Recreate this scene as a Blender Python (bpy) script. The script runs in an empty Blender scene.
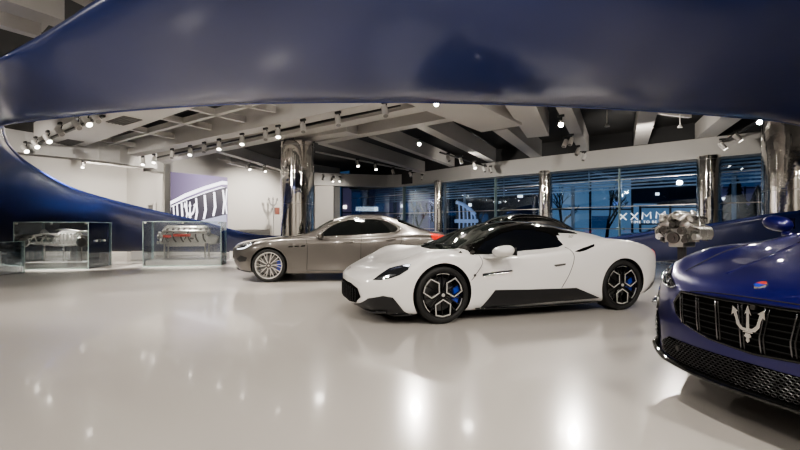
import bpy, bmesh, math, random
from mathutils import Vector, Matrix
from mathutils.bvhtree import BVHTree
from mathutils.geometry import delaunay_2d_cdt

random.seed(7)
PI = math.pi
scene = bpy.context.scene
COL = scene.collection
F, CH, HY = 410.0, 1.12, 229.0          # focal length in px, camera height, horizon row


def at(px, py, Y):
    """world point seen at pixel (px,py) at distance Y"""
    return Vector(((px - 400) / F * Y, Y, CH - (py - HY) * Y / F))


def atz(px, py, z):
    Y = (CH - z) * F / (py - HY)
    return Vector(((px - 400) / F * Y, Y, z))


# ------------------------------------------------------------------ materials
MATS = {}


def mat(name, color, rough=.5, metal=0., coat=0., coat_rough=.03, emit=None, estr=0., spec=.5,
        trans=0., alpha=1., noise=None, bump=None, ior=1.5):
    if name in MATS:
        return MATS[name]
    m = bpy.data.materials.new(name)
    m.use_nodes = True
    nt = m.node_tree
    b = nt.nodes['Principled BSDF']
    b.inputs['Base Color'].default_value = (*color, 1)
    b.inputs['Roughness'].default_value = rough
    b.inputs['Metallic'].default_value = metal
    b.inputs['Coat Weight'].default_value = coat
    b.inputs['Coat Roughness'].default_value = coat_rough
    b.inputs['Specular IOR Level'].default_value = spec
    b.inputs['Transmission Weight'].default_value = trans
    b.inputs['IOR'].default_value = ior
    b.inputs['Alpha'].default_value = alpha
    if emit:
        b.inputs['Emission Color'].default_value = (*emit, 1)
        b.inputs['Emission Strength'].default_value = estr
    if noise or bump:
        tc = nt.nodes.new('ShaderNodeTexCoord')
        nz = nt.nodes.new('ShaderNodeTexNoise')
        sc = (noise or bump)[0]
        nz.inputs['Scale'].default_value = sc
        nz.inputs['Detail'].default_value = 4
        nt.links.new(tc.outputs['Object'], nz.inputs['Vector'])
        if noise:
            mx = nt.nodes.new('ShaderNodeMix')
            mx.data_type = 'RGBA'
            a = noise[1]
            mx.inputs[6].default_value = (*[c * (1 - a) for c in color], 1)
            mx.inputs[7].default_value = (*[min(1, c * (1 + a)) for c in color], 1)
            nt.links.new(nz.outputs['Fac'], mx.inputs[0])
            nt.links.new(mx.outputs[2], b.inputs['Base Color'])
        if bump:
            bp = nt.nodes.new('ShaderNodeBump')
            bp.inputs['Strength'].default_value = bump[1]
            bp.inputs['Distance'].default_value = bump[2]
            nt.links.new(nz.outputs['Fac'], bp.inputs['Height'])
            nt.links.new(bp.outputs['Normal'], b.inputs['Normal'])
    MATS[name] = m
    return m


def glass_mat(name, tint, refl=.08):
    """thin pane: tinted see-through with a mirror share that grows at grazing angles"""
    m = bpy.data.materials.new(name)
    m.use_nodes = True
    nt = m.node_tree
    nt.nodes.clear()
    out = nt.nodes.new('ShaderNodeOutputMaterial')
    mix = nt.nodes.new('ShaderNodeMixShader')
    tr = nt.nodes.new('ShaderNodeBsdfTransparent')
    gl = nt.nodes.new('ShaderNodeBsdfGlossy')
    fr = nt.nodes.new('ShaderNodeFresnel')
    ad = nt.nodes.new('ShaderNodeMath')
    ad.operation = 'MULTIPLY_ADD'
    ad.inputs[1].default_value = .8
    ad.inputs[2].default_value = refl
    tr.inputs['Color'].default_value = (*tint, 1)
    gl.inputs['Roughness'].default_value = .02
    gl.inputs['Color'].default_value = (.9, .95, 1, 1)
    fr.inputs['IOR'].default_value = 1.45
    nt.links.new(fr.outputs[0], ad.inputs[0])
    nt.links.new(ad.outputs[0], mix.inputs[0])
    nt.links.new(tr.outputs[0], mix.inputs[1])
    nt.links.new(gl.outputs[0], mix.inputs[2])
    nt.links.new(mix.outputs[0], out.inputs[0])
    MATS[name] = m
    return m


M_floor = mat('epoxy_floor', (.56, .53, .495), .2, coat=.35, coat_rough=.06, noise=(.5, .05), spec=.5)
M_wall = mat('wall_paint', (.62, .60, .57), .6, noise=(.8, .03))
M_trimw = mat('beam_paint', (.52, .51, .49), .55, noise=(.7, .06))
M_beam = mat('ceiling_beam_paint', (.58, .56, .535), .6, noise=(.9, .05))
M_deck = mat('ceiling_deck_paint', (.055, .055, .055), .8, noise=(1.2, .2))
M_dark = mat('dark_metal_paint', (.03, .03, .032), .5)
M_vent = mat('vent_grey', (.16, .155, .15), .7)
M_chrome = mat('polished_steel', (.80, .77, .73), .09, 1., bump=(1.3, .3, .05))
M_steel = mat('brushed_steel', (.55, .54, .52), .3, 1.)
M_ring = mat('blue_ribbon_lacquer', (.016, .028, .115), .34, coat=1., coat_rough=.16, noise=(.45, .3), bump=(1.1, .35, .04))
M_ringedge = mat('blue_ribbon_edge', (.02, .04, .19), .3, coat=.5, coat_rough=.1)
M_glasscase = glass_mat('case_glass', (.96, .97, .97), .17)
M_glassedge = mat('glass_edge', (.35, .45, .43), .2, spec=.8)
M_window = glass_mat('window_glass', (.78, .88, 1.0), .06)
M_plinth = mat('plinth_white', (.80, .78, .75), .35, coat=.3)
M_spot = mat('spotlight_white', (.62, .6, .57), .4)
M_spotd = mat('spotlight_dark', (.02, .02, .02), .4)
M_lamp = mat('lamp_glow', (1, .95, .85), .3, emit=(1, .93, .82), estr=14)
M_lampbig = mat('lamp_glow_strong', (1, .95, .85), .3, emit=(1, .93, .82), estr=90)
M_off = mat('lamp_unlit', (.3, .29, .28), .2)
# car materials
M_white = mat('white_pearl_paint', (.80, .785, .765), .32, coat=.6, coat_rough=.08)
M_grey = mat('warm_grey_metallic_paint', (.145, .134, .124), .32, .7, coat=1.)
M_blue = mat('deep_blue_metallic_paint', (.010, .008, .125), .3, .35, coat=1., coat_rough=.02)
M_black = mat('black_paint', (.006, .006, .007), .2, coat=1.)
M_carglass = mat('dark_car_glass', (.006, .007, .007), .03, spec=.9, coat=.5)
M_carglass2 = mat('green_tinted_windshield', (.035, .045, .04), .04, spec=.9, coat=.4)
M_gloss = mat('gloss_black_trim', (.006, .006, .006), .08, coat=.6)
M_satin = mat('satin_black_trim', (.016, .016, .017), .38)
M_liner = mat('wheel_well_black', (.004, .004, .004), .9)
M_tyre = mat('tyre_rubber', (.012, .012, .012), .6)
M_rimblack = mat('rim_black', (.010, .010, .011), .25, coat=.4)
M_rimsilver = mat('rim_machined_silver', (.85, .83, .80), .32, .65)
M_disc = mat('brake_disc_steel', (.22, .22, .22), .35, 1.)
M_caliper = mat('blue_caliper', (.02, .06, .5), .3, coat=.6)
M_car_chrome = mat('car_chrome', (.8, .78, .75), .08, 1.)
M_seam = mat('panel_gap', (.02, .02, .02), .8)
M_seamg = mat('panel_gap_grey', (.09, .085, .08), .7)
M_lens = mat('headlight_lens', (.02, .022, .025), .05, coat=1., spec=.8)
M_led = mat('led_white', (1, 1, 1), .3, emit=(.75, .85, 1), estr=1.6)
M_ledsoft = mat('lamp_reflector', (.5, .52, .55), .1, .9)
M_red = mat('tail_light_red', (.45, .02, .015), .15, emit=(1, .06, .03), estr=.5, coat=1.)
M_mesh = mat('grille_mesh_black', (.004, .004, .004), .9, spec=.1)
M_meshbar = mat('grille_mesh_bars', (.045, .045, .047), .35, .6)
M_bladeedge = mat('grille_blade_edge', (.20, .20, .21), .22, 1.)
M_redplain = mat('engine_red', (.5, .05, .03), .4)
M_alu = mat('engine_aluminium', (.66, .64, .61), .28, .9)
M_darkalu = mat('engine_dark_metal', (.12, .115, .11), .35, .8)


# ------------------------------------------------------------------ mesh helpers
def link(name, bm, m=None, parent=None, smooth=False, autosmooth=None):
    me = bpy.data.meshes.new(name)
    bmesh.ops.recalc_face_normals(bm, faces=bm.faces)
    bm.to_mesh(me)
    bm.free()
    o = bpy.data.objects.new(name, me)
    COL.objects.link(o)
    if m is not None:
        for k in (m if isinstance(m, (list, tuple)) else [m]):
            me.materials.append(k)
    if parent is not None:
        o.parent = parent
    if smooth:
        for p in me.polygons:
            p.use_smooth = True
        if autosmooth:
            try:
                me.set_sharp_from_angle(angle=math.radians(autosmooth))
            except Exception:
                pass
    return o


def empty(name, loc=(0, 0, 0), rz=0., label=None, cat=None, group=None):
    o = bpy.data.objects.new(name, None)
    COL.objects.link(o)
    o.location = loc
    o.rotation_euler = (0, 0, rz)
    o.empty_display_size = .2
    tag(o, label, cat, group)
    return o


def tag(o, label=None, cat=None, group=None, kind=None):
    if label: o['label'] = label
    if cat: o['category'] = cat
    if group: o['group'] = group
    if kind: o['kind'] = kind
    return o


def box(bm, c, s, rot=None, bev=0.):
    r = bmesh.ops.create_cube(bm, size=1)
    M = Matrix.Translation(Vector(c)) @ (rot.to_4x4() if rot else Matrix.Identity(4)) @ Matrix.Diagonal((s[0], s[1], s[2], 1))
    bmesh.ops.transform(bm, matrix=M, verts=r['verts'])
    if bev > 0:
        es = list({e for v in r['verts'] for e in v.link_edges})
        bmesh.ops.bevel(bm, geom=es, offset=bev, segments=2, affect='EDGES', profile=.5)


def frame_to(d):
    d = Vector(d).normalized()
    return d.to_track_quat('Z', 'Y').to_matrix()


def cyl(bm, p0, p1, r0, r1=None, n=16, cap=True):
    p0, p1 = Vector(p0), Vector(p1)
    r1 = r0 if r1 is None else r1
    R = frame_to(p1 - p0)
    a, b = [], []
    for i in range(n):
        t = 2 * PI * i / n
        d = R @ Vector((math.cos(t), math.sin(t), 0))
        a.append(bm.verts.new(p0 + d * r0))
        b.append(bm.verts.new(p1 + d * r1))
    for i in range(n):
        j = (i + 1) % n
        bm.faces.new((a[i], a[j], b[j], b[i]))
    if cap:
        bm.faces.new(a[::-1])
        bm.faces.new(b)


def tube(bm, pts, r, n=8, closed=False, flat=1.):
    pts = [Vector(p) for p in pts]
    N = len(pts)
    rings = []
    up = None
    for i, p in enumerate(pts):
        if closed:
            d = pts[(i + 1) % N] - pts[i - 1]
        else:
            d = pts[min(i + 1, N - 1)] - pts[max(i - 1, 0)]
        d.normalize()
        if up is None:
            up = Vector((0, 0, 1)) if abs(d.z) < .9 else Vector((1, 0, 0))
        s = d.cross(up)
        if s.length < 1e-5: s = d.orthogonal()
        s.normalize()
        up = s.cross(d).normalized()
        rr = r[i] if isinstance(r, (list, tuple)) else r
        rings.append([bm.verts.new(p + (s * math.cos(2 * PI * k / n) + up * math.sin(2 * PI * k / n) * flat) * rr) for k in range(n)])
    for i in range(N if closed else N - 1):
        a, b = rings[i], rings[(i + 1) % N]
        for k in range(n):
            bm.faces.new((a[k], a[(k + 1) % n], b[(k + 1) % n], b[k]))
    if not closed:
        bm.faces.new(rings[0][::-1])
        bm.faces.new(rings[-1])


def lathe_y(bm, prof, n=48, cy=0.):
    """profile [(r, y)] closed loop, turned about the Y axis"""
    rings = []
    for i in range(n):
        a = 2 * PI * i / n
        rings.append([bm.verts.new((r * math.cos(a), y, r * math.sin(a))) for r, y in prof])
    K = len(prof)
    for i in range(n):
        A, B = rings[i], rings[(i + 1) % n]
        for k in range(K):
            l = (k + 1) % K
            bm.faces.new((A[k], A[l], B[l], B[k]))


def prism(bm, poly, z0, z1, M=None):
    """poly of (x,y) extruded in z"""
    a = [bm.verts.new((x, y, z0)) for x, y in poly]
    b = [bm.verts.new((x, y, z1)) for x, y in poly]
    n = len(poly)
    bm.faces.new(a[::-1]); bm.faces.new(b)
    for i in range(n):
        j = (i + 1) % n
        bm.faces.new((a[i], a[j], b[j], b[i]))
    if M is not None:
        bmesh.ops.transform(bm, matrix=M, verts=a + b)


def catmull(P, n, closed=False):
    P = [Vector(p) for p in P]
    N = len(P)
    out = []
    for i in range(N if closed else N - 1):
        if closed:
            a, b, c, d = P[i - 1], P[i], P[(i + 1) % N], P[(i + 2) % N]
        else:
            b, c = P[i], P[i + 1]
            a = P[i - 1] if i else b * 2 - c
            d = P[i + 2] if i + 2 < N else c * 2 - b
        for k in range(n):
            t = k / n
            out.append(.5 * ((2 * b) + (c - a) * t + (2 * a - 5 * b + 4 * c - d) * t * t + (3 * b - a - 3 * c + d) * t ** 3))
    if not closed: out.append(P[-1])
    return out


def copy_tree(o, parent=None):
    c = o.copy()
    COL.objects.link(c)
    if parent is not None: c.parent = parent
    for ch in list(o.children):
        copy_tree(ch, c)
    return c


# ------------------------------------------------------------------ car body
def pchip(xs, ys, x):
    n = len(xs)
    if x <= xs[0]: return ys[0]
    if x >= xs[-1]: return ys[-1]
    h = [xs[i + 1] - xs[i] for i in range(n - 1)]
    d = [(ys[i + 1] - ys[i]) / h[i] for i in range(n - 1)]
    m = [0.] * n
    m[0], m[-1] = d[0], d[-1]
    for i in range(1, n - 1):
        if d[i - 1] * d[i] <= 0:
            m[i] = 0
        else:
            w1, w2 = 2 * h[i] + h[i - 1], h[i] + 2 * h[i - 1]
            m[i] = (w1 + w2) / (w1 / d[i - 1] + w2 / d[i])
    i = max(k for k in range(n - 1) if xs[k] <= x)
    t = (x - xs[i]) / h[i]
    return ((1 + 2 * t) * (1 - t) ** 2 * ys[i] + t * (1 - t) ** 2 * h[i] * m[i]
            + t * t * (3 - 2 * t) * ys[i + 1] + t * t * (t - 1) * h[i] * m[i + 1])


class Car:
    """table row: (x, zb, y1, (y2,z2)...(y7,z7), z8)"""

    def __init__(self, rows, bowf, bowr, W, fall=(1.1, .8)):
        self.rows, self.W = rows, W
        xs = [r[0] for r in rows]
        self.L = xs[-1]
        cols = []
        for r in rows:
            c = [r[2], r[1]]
            for y, z in r[3:9]: c += [y, z]
            c += [0., r[9]]
            cols.append(c)
        st = []
        for i in range(len(xs) - 1):
            k = max(2, int(round((xs[i + 1] - xs[i]) / .06)))
            st += [xs[i] + (xs[i + 1] - xs[i]) * j / k for j in range(k)]
        st.append(xs[-1])
        bm = bmesh.new()
        rings = []
        for x in st:
            v = [pchip(xs, [c[j] for c in cols], x) for j in range(16)]
            keys = [Vector((v[2 * j], v[2 * j + 1])) for j in range(8)]
            pts = []
            ext = [Vector((keys[0].x * .9, keys[0].y))] + keys + [Vector((-keys[6].x, keys[6].y))]
            for i in range(1, 8):
                a, b, c, d = ext[i - 1:i + 3]
                for k in range(5):
                    t = k / 5
                    p = .5 * ((2 * b) + (c - a) * t + (2 * a - 5 * b + 4 * c - d) * t * t + (3 * b - a - 3 * c + d) * t ** 3)
                    pts.append(p)
            pts.append(keys[7])
            MB = 12
            y1, zb = pts[0].x, pts[0].y
            full = [(p.x, p.y) for p in pts] + [(-p.x, p.y) for p in pts[-2::-1]] + [(-y1 + 2 * y1 * q / MB, zb) for q in range(1, MB)]

            def place(y, z, x=x):
                q = (abs(y) / W) ** 2.2
                f = max(0., 1 - x / fall[0]) ** 1.3
                r = max(0., 1 - (self.L - x) / fall[1]) ** 1.3
                return bm.verts.new((x + bowf * q * f - bowr * q * r, y, z))
            ring = [place(y, z) for y, z in full]
            if x in (st[0], st[-1]):
                PN = len(pts)
                top = ring[PN - 1]
                low = [ring[0]] + ring[:2 * PN - 2:-1] + [ring[2 * PN - 2]]
                rows_c = [low]
                for k in range(1, PN - 1):
                    yk, zk = full[k]
                    rows_c.append([ring[k]] + [place(yk * (1 - 2 * q / MB), zk) for q in range(1, MB)] + [ring[2 * PN - 2 - k]])
                for A, B in zip(rows_c, rows_c[1:]):
                    for q in range(MB):
                        bm.faces.new((A[q], A[q + 1], B[q + 1], B[q]))
                for q in range(MB):
                    bm.faces.new((rows_c[-1][q], rows_c[-1][q + 1], top))
            rings.append(ring)
        n = len(rings[0])
        for A, B in zip(rings, rings[1:]):
            for k in range(n):
                l = (k + 1) % n
                bm.faces.new((A[k], A[l], B[l], B[k]))
        bmesh.ops.recalc_face_normals(bm, faces=bm.faces)
        self.bm = bm
        self.bvh = BVHTree.FromBMesh(bm)

    def hit(self, p, mode):
        a, b = p
        if isinstance(mode, tuple):
            d, u, v = mode
            o = u * a + v * b - d * 6
        elif mode == 'L': o, d = Vector((a, -4, b)), Vector((0, 1, 0))
        elif mode == 'R': o, d = Vector((a, 4, b)), Vector((0, -1, 0))
        elif mode == 'front': o, d = Vector((-4, a, b)), Vector((1, 0, 0))
        elif mode == 'rear': o, d = Vector((9, a, b)), Vector((-1, 0, 0))
        else: o, d = Vector((a, b, 4)), Vector((0, 0, -1))
        h, nrm, _, _ = self.bvh.ray_cast(o, d)
        if h is None: return None, None
        if nrm.dot(d) > 0: nrm = -nrm
        return h, nrm

    def patch(self, poly, mode, name, m, parent, off=.004, sp=.045, smooth=0, maxe=.30):
        if smooth:
            poly = [(p[0], p[1]) for p in catmull([Vector((a, b, 0)) for a, b in poly], smooth, True)]
        P = []
        for i, a in enumerate(poly):
            b = poly[(i + 1) % len(poly)]
            n = max(1, int(math.hypot(b[0] - a[0], b[1] - a[1]) / sp))
            P += [(a[0] + (b[0] - a[0]) * k / n, a[1] + (b[1] - a[1]) * k / n) for k in range(n)]
        nb = len(P)
        x0, x1 = min(p[0] for p in P), max(p[0] for p in P)
        y0, y1 = min(p[1] for p in P), max(p[1] for p in P)

        def inside(x, y):
            c = False
            for i in range(nb):
                (xa, ya), (xb, yb) = P[i], P[i - 1]
                if (ya > y) != (yb > y) and x < (xb - xa) * (y - ya) / (yb - ya) + xa: c = not c
            return c
        pts = [Vector(p) for p in P]
        yy = y0 + sp / 2
        row = 0
        while yy < y1:
            xx = x0 + sp / 2 + (sp / 2 if row % 2 else 0)
            while xx < x1:
                if inside(xx, yy) and min((xx - p[0]) ** 2 + (yy - p[1]) ** 2 for p in P) > (.45 * sp) ** 2:
                    pts.append(Vector((xx, yy)))
                xx += sp
            yy += sp
            row += 1
        vs, _, fs, *_ = delaunay_2d_cdt(pts, [], [list(range(nb))], 1, 1e-5)
        bm = bmesh.new()
        bv = []
        for v in vs:
            h, n = self.hit((v.x, v.y), mode)
            bv.append(None if h is None else bm.verts.new(h + n * off))
        for f in fs:
            q = [bv[i] for i in f]
            if any(v is None for v in q): continue
            if max((q[i].co - q[i - 1].co).length for i in range(3)) > maxe: continue
            try: bm.faces.new(q)
            except ValueError: pass
        bmesh.ops.delete(bm, geom=[v for v in bm.verts if not v.link_faces], context='VERTS')
        return link(name, bm, m, parent, smooth=True)

    def patch3(self, pts, d, name, m, parent, off=.004, sp=.03):
        """patch outlined by points on the surface, laid on along direction d"""
        d = Vector(d).normalized()
        u = d.cross(Vector((0, 0, 1))).normalized()
        v = u.cross(d)
        return self.patch([(Vector(p).dot(u), Vector(p).dot(v)) for p in pts], (d, u, v), name, m, parent, off, sp)

    def path(self, pts, mode, off=0., n=6, sm=True):
        if sm and len(pts) > 2:
            pts = [(p[0], p[1]) for p in catmull([Vector((a, b, 0)) for a, b in pts], n)]
        else:
            q = []
            for a, b in zip(pts, pts[1:]):
                q += [(a[0] + (b[0] - a[0]) * k / n, a[1] + (b[1] - a[1]) * k / n) for k in range(n)]
            pts = q + [pts[-1]]
        out = []
        for p in pts:
            h, nn = self.hit(p, mode)
            if h is not None: out.append(h + nn * off)
        return out

    def strip(self, pts, mode, r, name, m, parent, off=0., sm=True, flat=1.):
        q = self.path(pts, mode, off, sm=sm)
        bm = bmesh.new()
        tube(bm, q, r, 6, flat=flat)
        return link(name, bm, m, parent, smooth=True)

    def finish(self, name, paint, parent, axles, zc, ra, ycut, top=None):
        bm = self.bm
        o = link(name, bm, [paint, M_liner], parent, smooth=True)
        cb = bmesh.new()
        for ax in axles:
            for s in (-1, 1):
                cyl(cb, (ax, s * ycut, zc), (ax, s * 1.6, zc), ra, n=56)
        co = link('arch_cutter', cb)
        md = o.modifiers.new('b', 'BOOLEAN')
        md.operation = 'DIFFERENCE'
        md.solver = 'EXACT'
        md.object = co
        co.parent = parent
        bpy.context.view_layer.update()
        dg = bpy.context.evaluated_depsgraph_get()
        me = bpy.data.meshes.new_from_object(o.evaluated_get(dg))
        o.modifiers.clear()
        old = o.data
        o.data = me
        me.name = name
        bpy.data.meshes.remove(old)
        cm = co.data
        bpy.data.objects.remove(co)
        bpy.data.meshes.remove(cm)
        if len(me.materials) < 2:
            me.materials.clear(); me.materials.append(paint); me.materials.append(M_liner)
        if top: me.materials.append(M_gloss)
        for p in me.polygons:
            p.use_smooth = True
            p.material_index = 0
            c = p.center
            for ax in axles:
                if math.hypot(c.x - ax, c.z - zc) < ra + .001 and abs(c.y) > ycut - .01:
                    inner = all(math.hypot(me.vertices[i].co.x - ax, me.vertices[i].co.z - zc) < ra + .004 for i in p.vertices)
                    if inner: p.material_index = 1
            if c.z < .5 and p.normal.z < -.9: p.material_index = 1
            if top and top(c): p.material_index = 2
        me.set_sharp_from_angle(angle=math.radians(38))
        return o


def make_wheel(R, w, style, side=-1, caliper=M_caliper):
    """wheel about the Y axis, outer face towards side*Y; returned as rim with tyre, disc and caliper below it"""
    h = w / 2
    rr = R * .80
    bm = bmesh.new()
    o_ = side
    barrel = [(rr, o_ * h), (rr * .955, o_ * h), (rr * .93, o_ * h * .86), (rr * .90, o_ * h * .3), (rr * .88, -o_ * h), (rr, -o_ * h)]
    lathe_y(bm, barrel, 56)
    rim = link('wheel', bm, M_rimblack if style != 'silver' else M_rimsilver, None, True, 40)
    # tyre
    bm = bmesh.new()
    prof = [(rr * .985, h * .92), (rr * 1.03, h * 1.0), (R * .90, h * 1.06), (R * .965, h * .98), (R * .993, h * .84), (R, h * .55), (R, -h * .55),
            (R * .993, -h * .84), (R * .965, -h * .98), (R * .90, -h * 1.06), (rr * 1.03, -h), (rr * .985, -h * .92)]
    lathe_y(bm, prof, 64)
    link('tyre', bm, M_tyre, rim, True, 50)
    # spokes
    yo = o_ * h * .80
    dk, lt = bmesh.new(), bmesh.new()

    def bar(bmx, a, b, wd, th, y):
        p, q = Vector((a[0], 0, a[1])), Vector((b[0], 0, b[1]))
        d = (q - p)
        Lb = d.length
        ang = math.atan2(d.z, d.x)
        c = (p + q) / 2
        rot = Matrix.Rotation(-ang, 3, 'Y')
        box(bmx, (c.x, y, c.z), (Lb + wd * .6, th, wd), rot, .0)
    P = lambda r, a: (r * math.cos(math.radians(a)), r * math.sin(math.radians(a)))
    if style == 'hex':
        for a in (30, 150, 270):
            cx, cz = P(rr * .60, a)
            hx = []
            for k, (rad, da) in enumerate(((.40, 180), (.40, 118), (.415, 52), (.33, 0), (.415, -52), (.40, -118))):
                x, z = P(rr * rad, a + da)
                hx.append((cx + x, cz + z))
            for k in range(6):
                bar(lt, hx[k], hx[(k + 1) % 6], rr * .052, .012, yo + o_ * .012)
                bar(dk, hx[k], hx[(k + 1) % 6], rr * .10, .03, yo)
            bar(dk, P(rr * .18, a), P(rr * .95, a), rr * .05, .03, yo - o_ * .02)
            for da in (40, 80, 60):
                bar(dk, P(rr * .2, a + da - 0), P(rr * .94, a + da), rr * .06, .03, yo - o_ * .015)
            for j in range(6):
                bar(lt, P(rr * .93, a + 42 + j * 6), P(rr * .93, a + 48 + j * 6), rr * .03, .012, yo + o_ * .012)
    elif style == 'silver':
        for k in range(10):
            a = 36 * k + 6
            bar(lt, P(rr * .12, 36 * k), P(rr * .95, a), rr * .052, .03, yo)
            bar(lt, P(rr * .42, 36 * k + 2), P(rr * .94, a - 16), rr * .032, .025, yo)
            bar(dk, P(rr * .2, a + 15), P(rr * .9, a + 12), rr * .05, .02, yo - o_ * .03)
    else:
        for k in range(5):
            for s in (-1, 1):
                bar(dk, P(rr * .15, 72 * k), P(rr * .95, 72 * k + s * 13), rr * .08, .035, yo)
                bar(lt, P(rr * .25, 72 * k + s * 3), P(rr * .93, 72 * k + s * 13), rr * .03, .012, yo + o_ * .02)
    cyl(dk, (0, yo - o_ * .05, 0), (0, yo + o_ * .018, 0), rr * .17, n=24)
    cyl(lt, (0, yo + o_ * .018, 0), (0, yo + o_ * .026, 0), rr * .075, n=20)
    link('spoke_frame', dk, M_rimblack if style != 'silver' else M_darkalu, rim)
    s2 = link('machined_spoke_face' if style != 'silver' else 'silver_spokes', lt, M_rimsilver, rim)
    bm = bmesh.new()
    cyl(bm, (0, -o_ * h * .1, 0), (0, o_ * h * .1, 0), rr * .74, n=40)
    link('brake_disc', bm, M_disc, rim)
    bm = bmesh.new()
    sg = []
    for k in range(7):
        a = math.radians(-27 + 54 * k / 6)
        sg.append((rr * .60 * math.cos(a), rr * .60 * math.sin(a)))
    for k in range(6, -1, -1):
        a = math.radians(-27 + 54 * k / 6)
        sg.append((rr * .86 * math.cos(a), rr * .86 * math.sin(a)))
    prism(bm, sg, -h * .30, h * .30, Matrix.Rotation(PI / 2, 4, 'X') @ Matrix.Translation((0, 0, 0)))
    for v in bm.verts: v.co.y += o_ * h * .25
    link('brake_caliper', bm, caliper, rim)
    # dark back plate so one does not look through the barrel
    bm = bmesh.new()
    cyl(bm, (0, -o_ * h * .5, 0), (0, -o_ * h * .45, 0), rr * .9, n=32)
    link('inner_barrel', bm, M_liner, rim)
    return rim


def put_wheels(root, axles, tracks, R, w, style, w2=None, R2=None):
    protos = {}
    for i, ax in enumerate(axles):
        for s in (-1, 1):
            rr = R if i == 0 else (R2 or R)
            ww = w if i == 0 else (w2 or w)
            o = make_wheel(rr, ww, style, s)
            o.parent = root
            o.location = (ax, s * (tracks[i] - ww / 2), rr)


def trident_bm(s=1., th=.02):
    """three-pronged spear emblem, 1 unit tall, in the XZ plane, centred"""
    bm = bmesh.new()

    def pr(poly):
        prism(bm, poly, -th / 2, th / 2)
    # central prong
    pr([(-.045, -.20), (.045, -.20), (.035, .28), (.085, .22), (0, .5), (-.085, .22), (-.035, .28)])
    for g in (-1, 1):
        out = [(.02, -.20), (.17, -.18), (.27, -.06), (.30, .10), (.345, .22), (.40, .16), (.37, .42), (.22, .30), (.275, .27), (.225, .10), (.19, -.02), (.11, -.10), (.02, -.11)]
        pr([(g * x, z) for x, z in (out if g > 0 else out[::-1])])
    pr([(-.12, -.235), (.12, -.235), (.12, -.19), (-.12, -.19)])
    pr([(-.05, -.235), (-.09, -.33), (-.035, -.36), (-.05, -.44), (0, -.5), (.05, -.44), (.035, -.36), (.09, -.33), (.05, -.235)])
    bmesh.ops.transform(bm, matrix=Matrix.Rotation(PI / 2, 4, 'X'), verts=bm.verts)
    for v in bm.verts: v.co *= s
    return bm


def mirror_mesh(side, arm_from, c, size, name_parent, paint, glass=M_carglass):
    """door mirror: shell with a stalk and a glass below it"""
    bm = bmesh.new()
    n, m = 12, 18
    rings = []
    for i in range(n + 1):
        t = i / n
        x = (t - .5) * 2
        rr = max(0.02, (1 - abs(x) ** 2.6)) ** .5
        rings.append([bm.verts.new((c[0] + size[0] * .5 * math.cos(2 * PI * k / m) * rr * (1.0 if math.cos(2 * PI * k / m) < 0 else .55),
                                    c[1] + x * size[1] * .5,
                                    c[2] + size[2] * .5 * math.sin(2 * PI * k / m) * rr + .02 * x * side)) for k in range(m)])
    for A, B in zip(rings, rings[1:]):
        for k in range(m):
            bm.faces.new((A[k], A[(k + 1) % m], B[(k + 1) % m], B[k]))
    bm.faces.new(rings[0][::-1]); bm.faces.new(rings[-1])
    o = link('wing_mirror', bm, paint, name_parent, True)
    bm = bmesh.new()
    tube(bm, [arm_from, ((arm_from[0] + c[0]) / 2, (arm_from[1] + c[1]) / 2, min(arm_from[2], c[2]) - .0), (c[0], c[1] - side * size[1] * .3, c[2] - size[2] * .3)], .03, 8, flat=.6)
    link('mirror_stalk', bm, paint, o, True)
    bm = bmesh.new()
    box(bm, (c[0] + size[0] * .29, c[1], c[2]), (.01, size[1] * .8, size[2] * .65), None, 0)
    link('mirror_glass', bm, glass, o)
    return o


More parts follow.
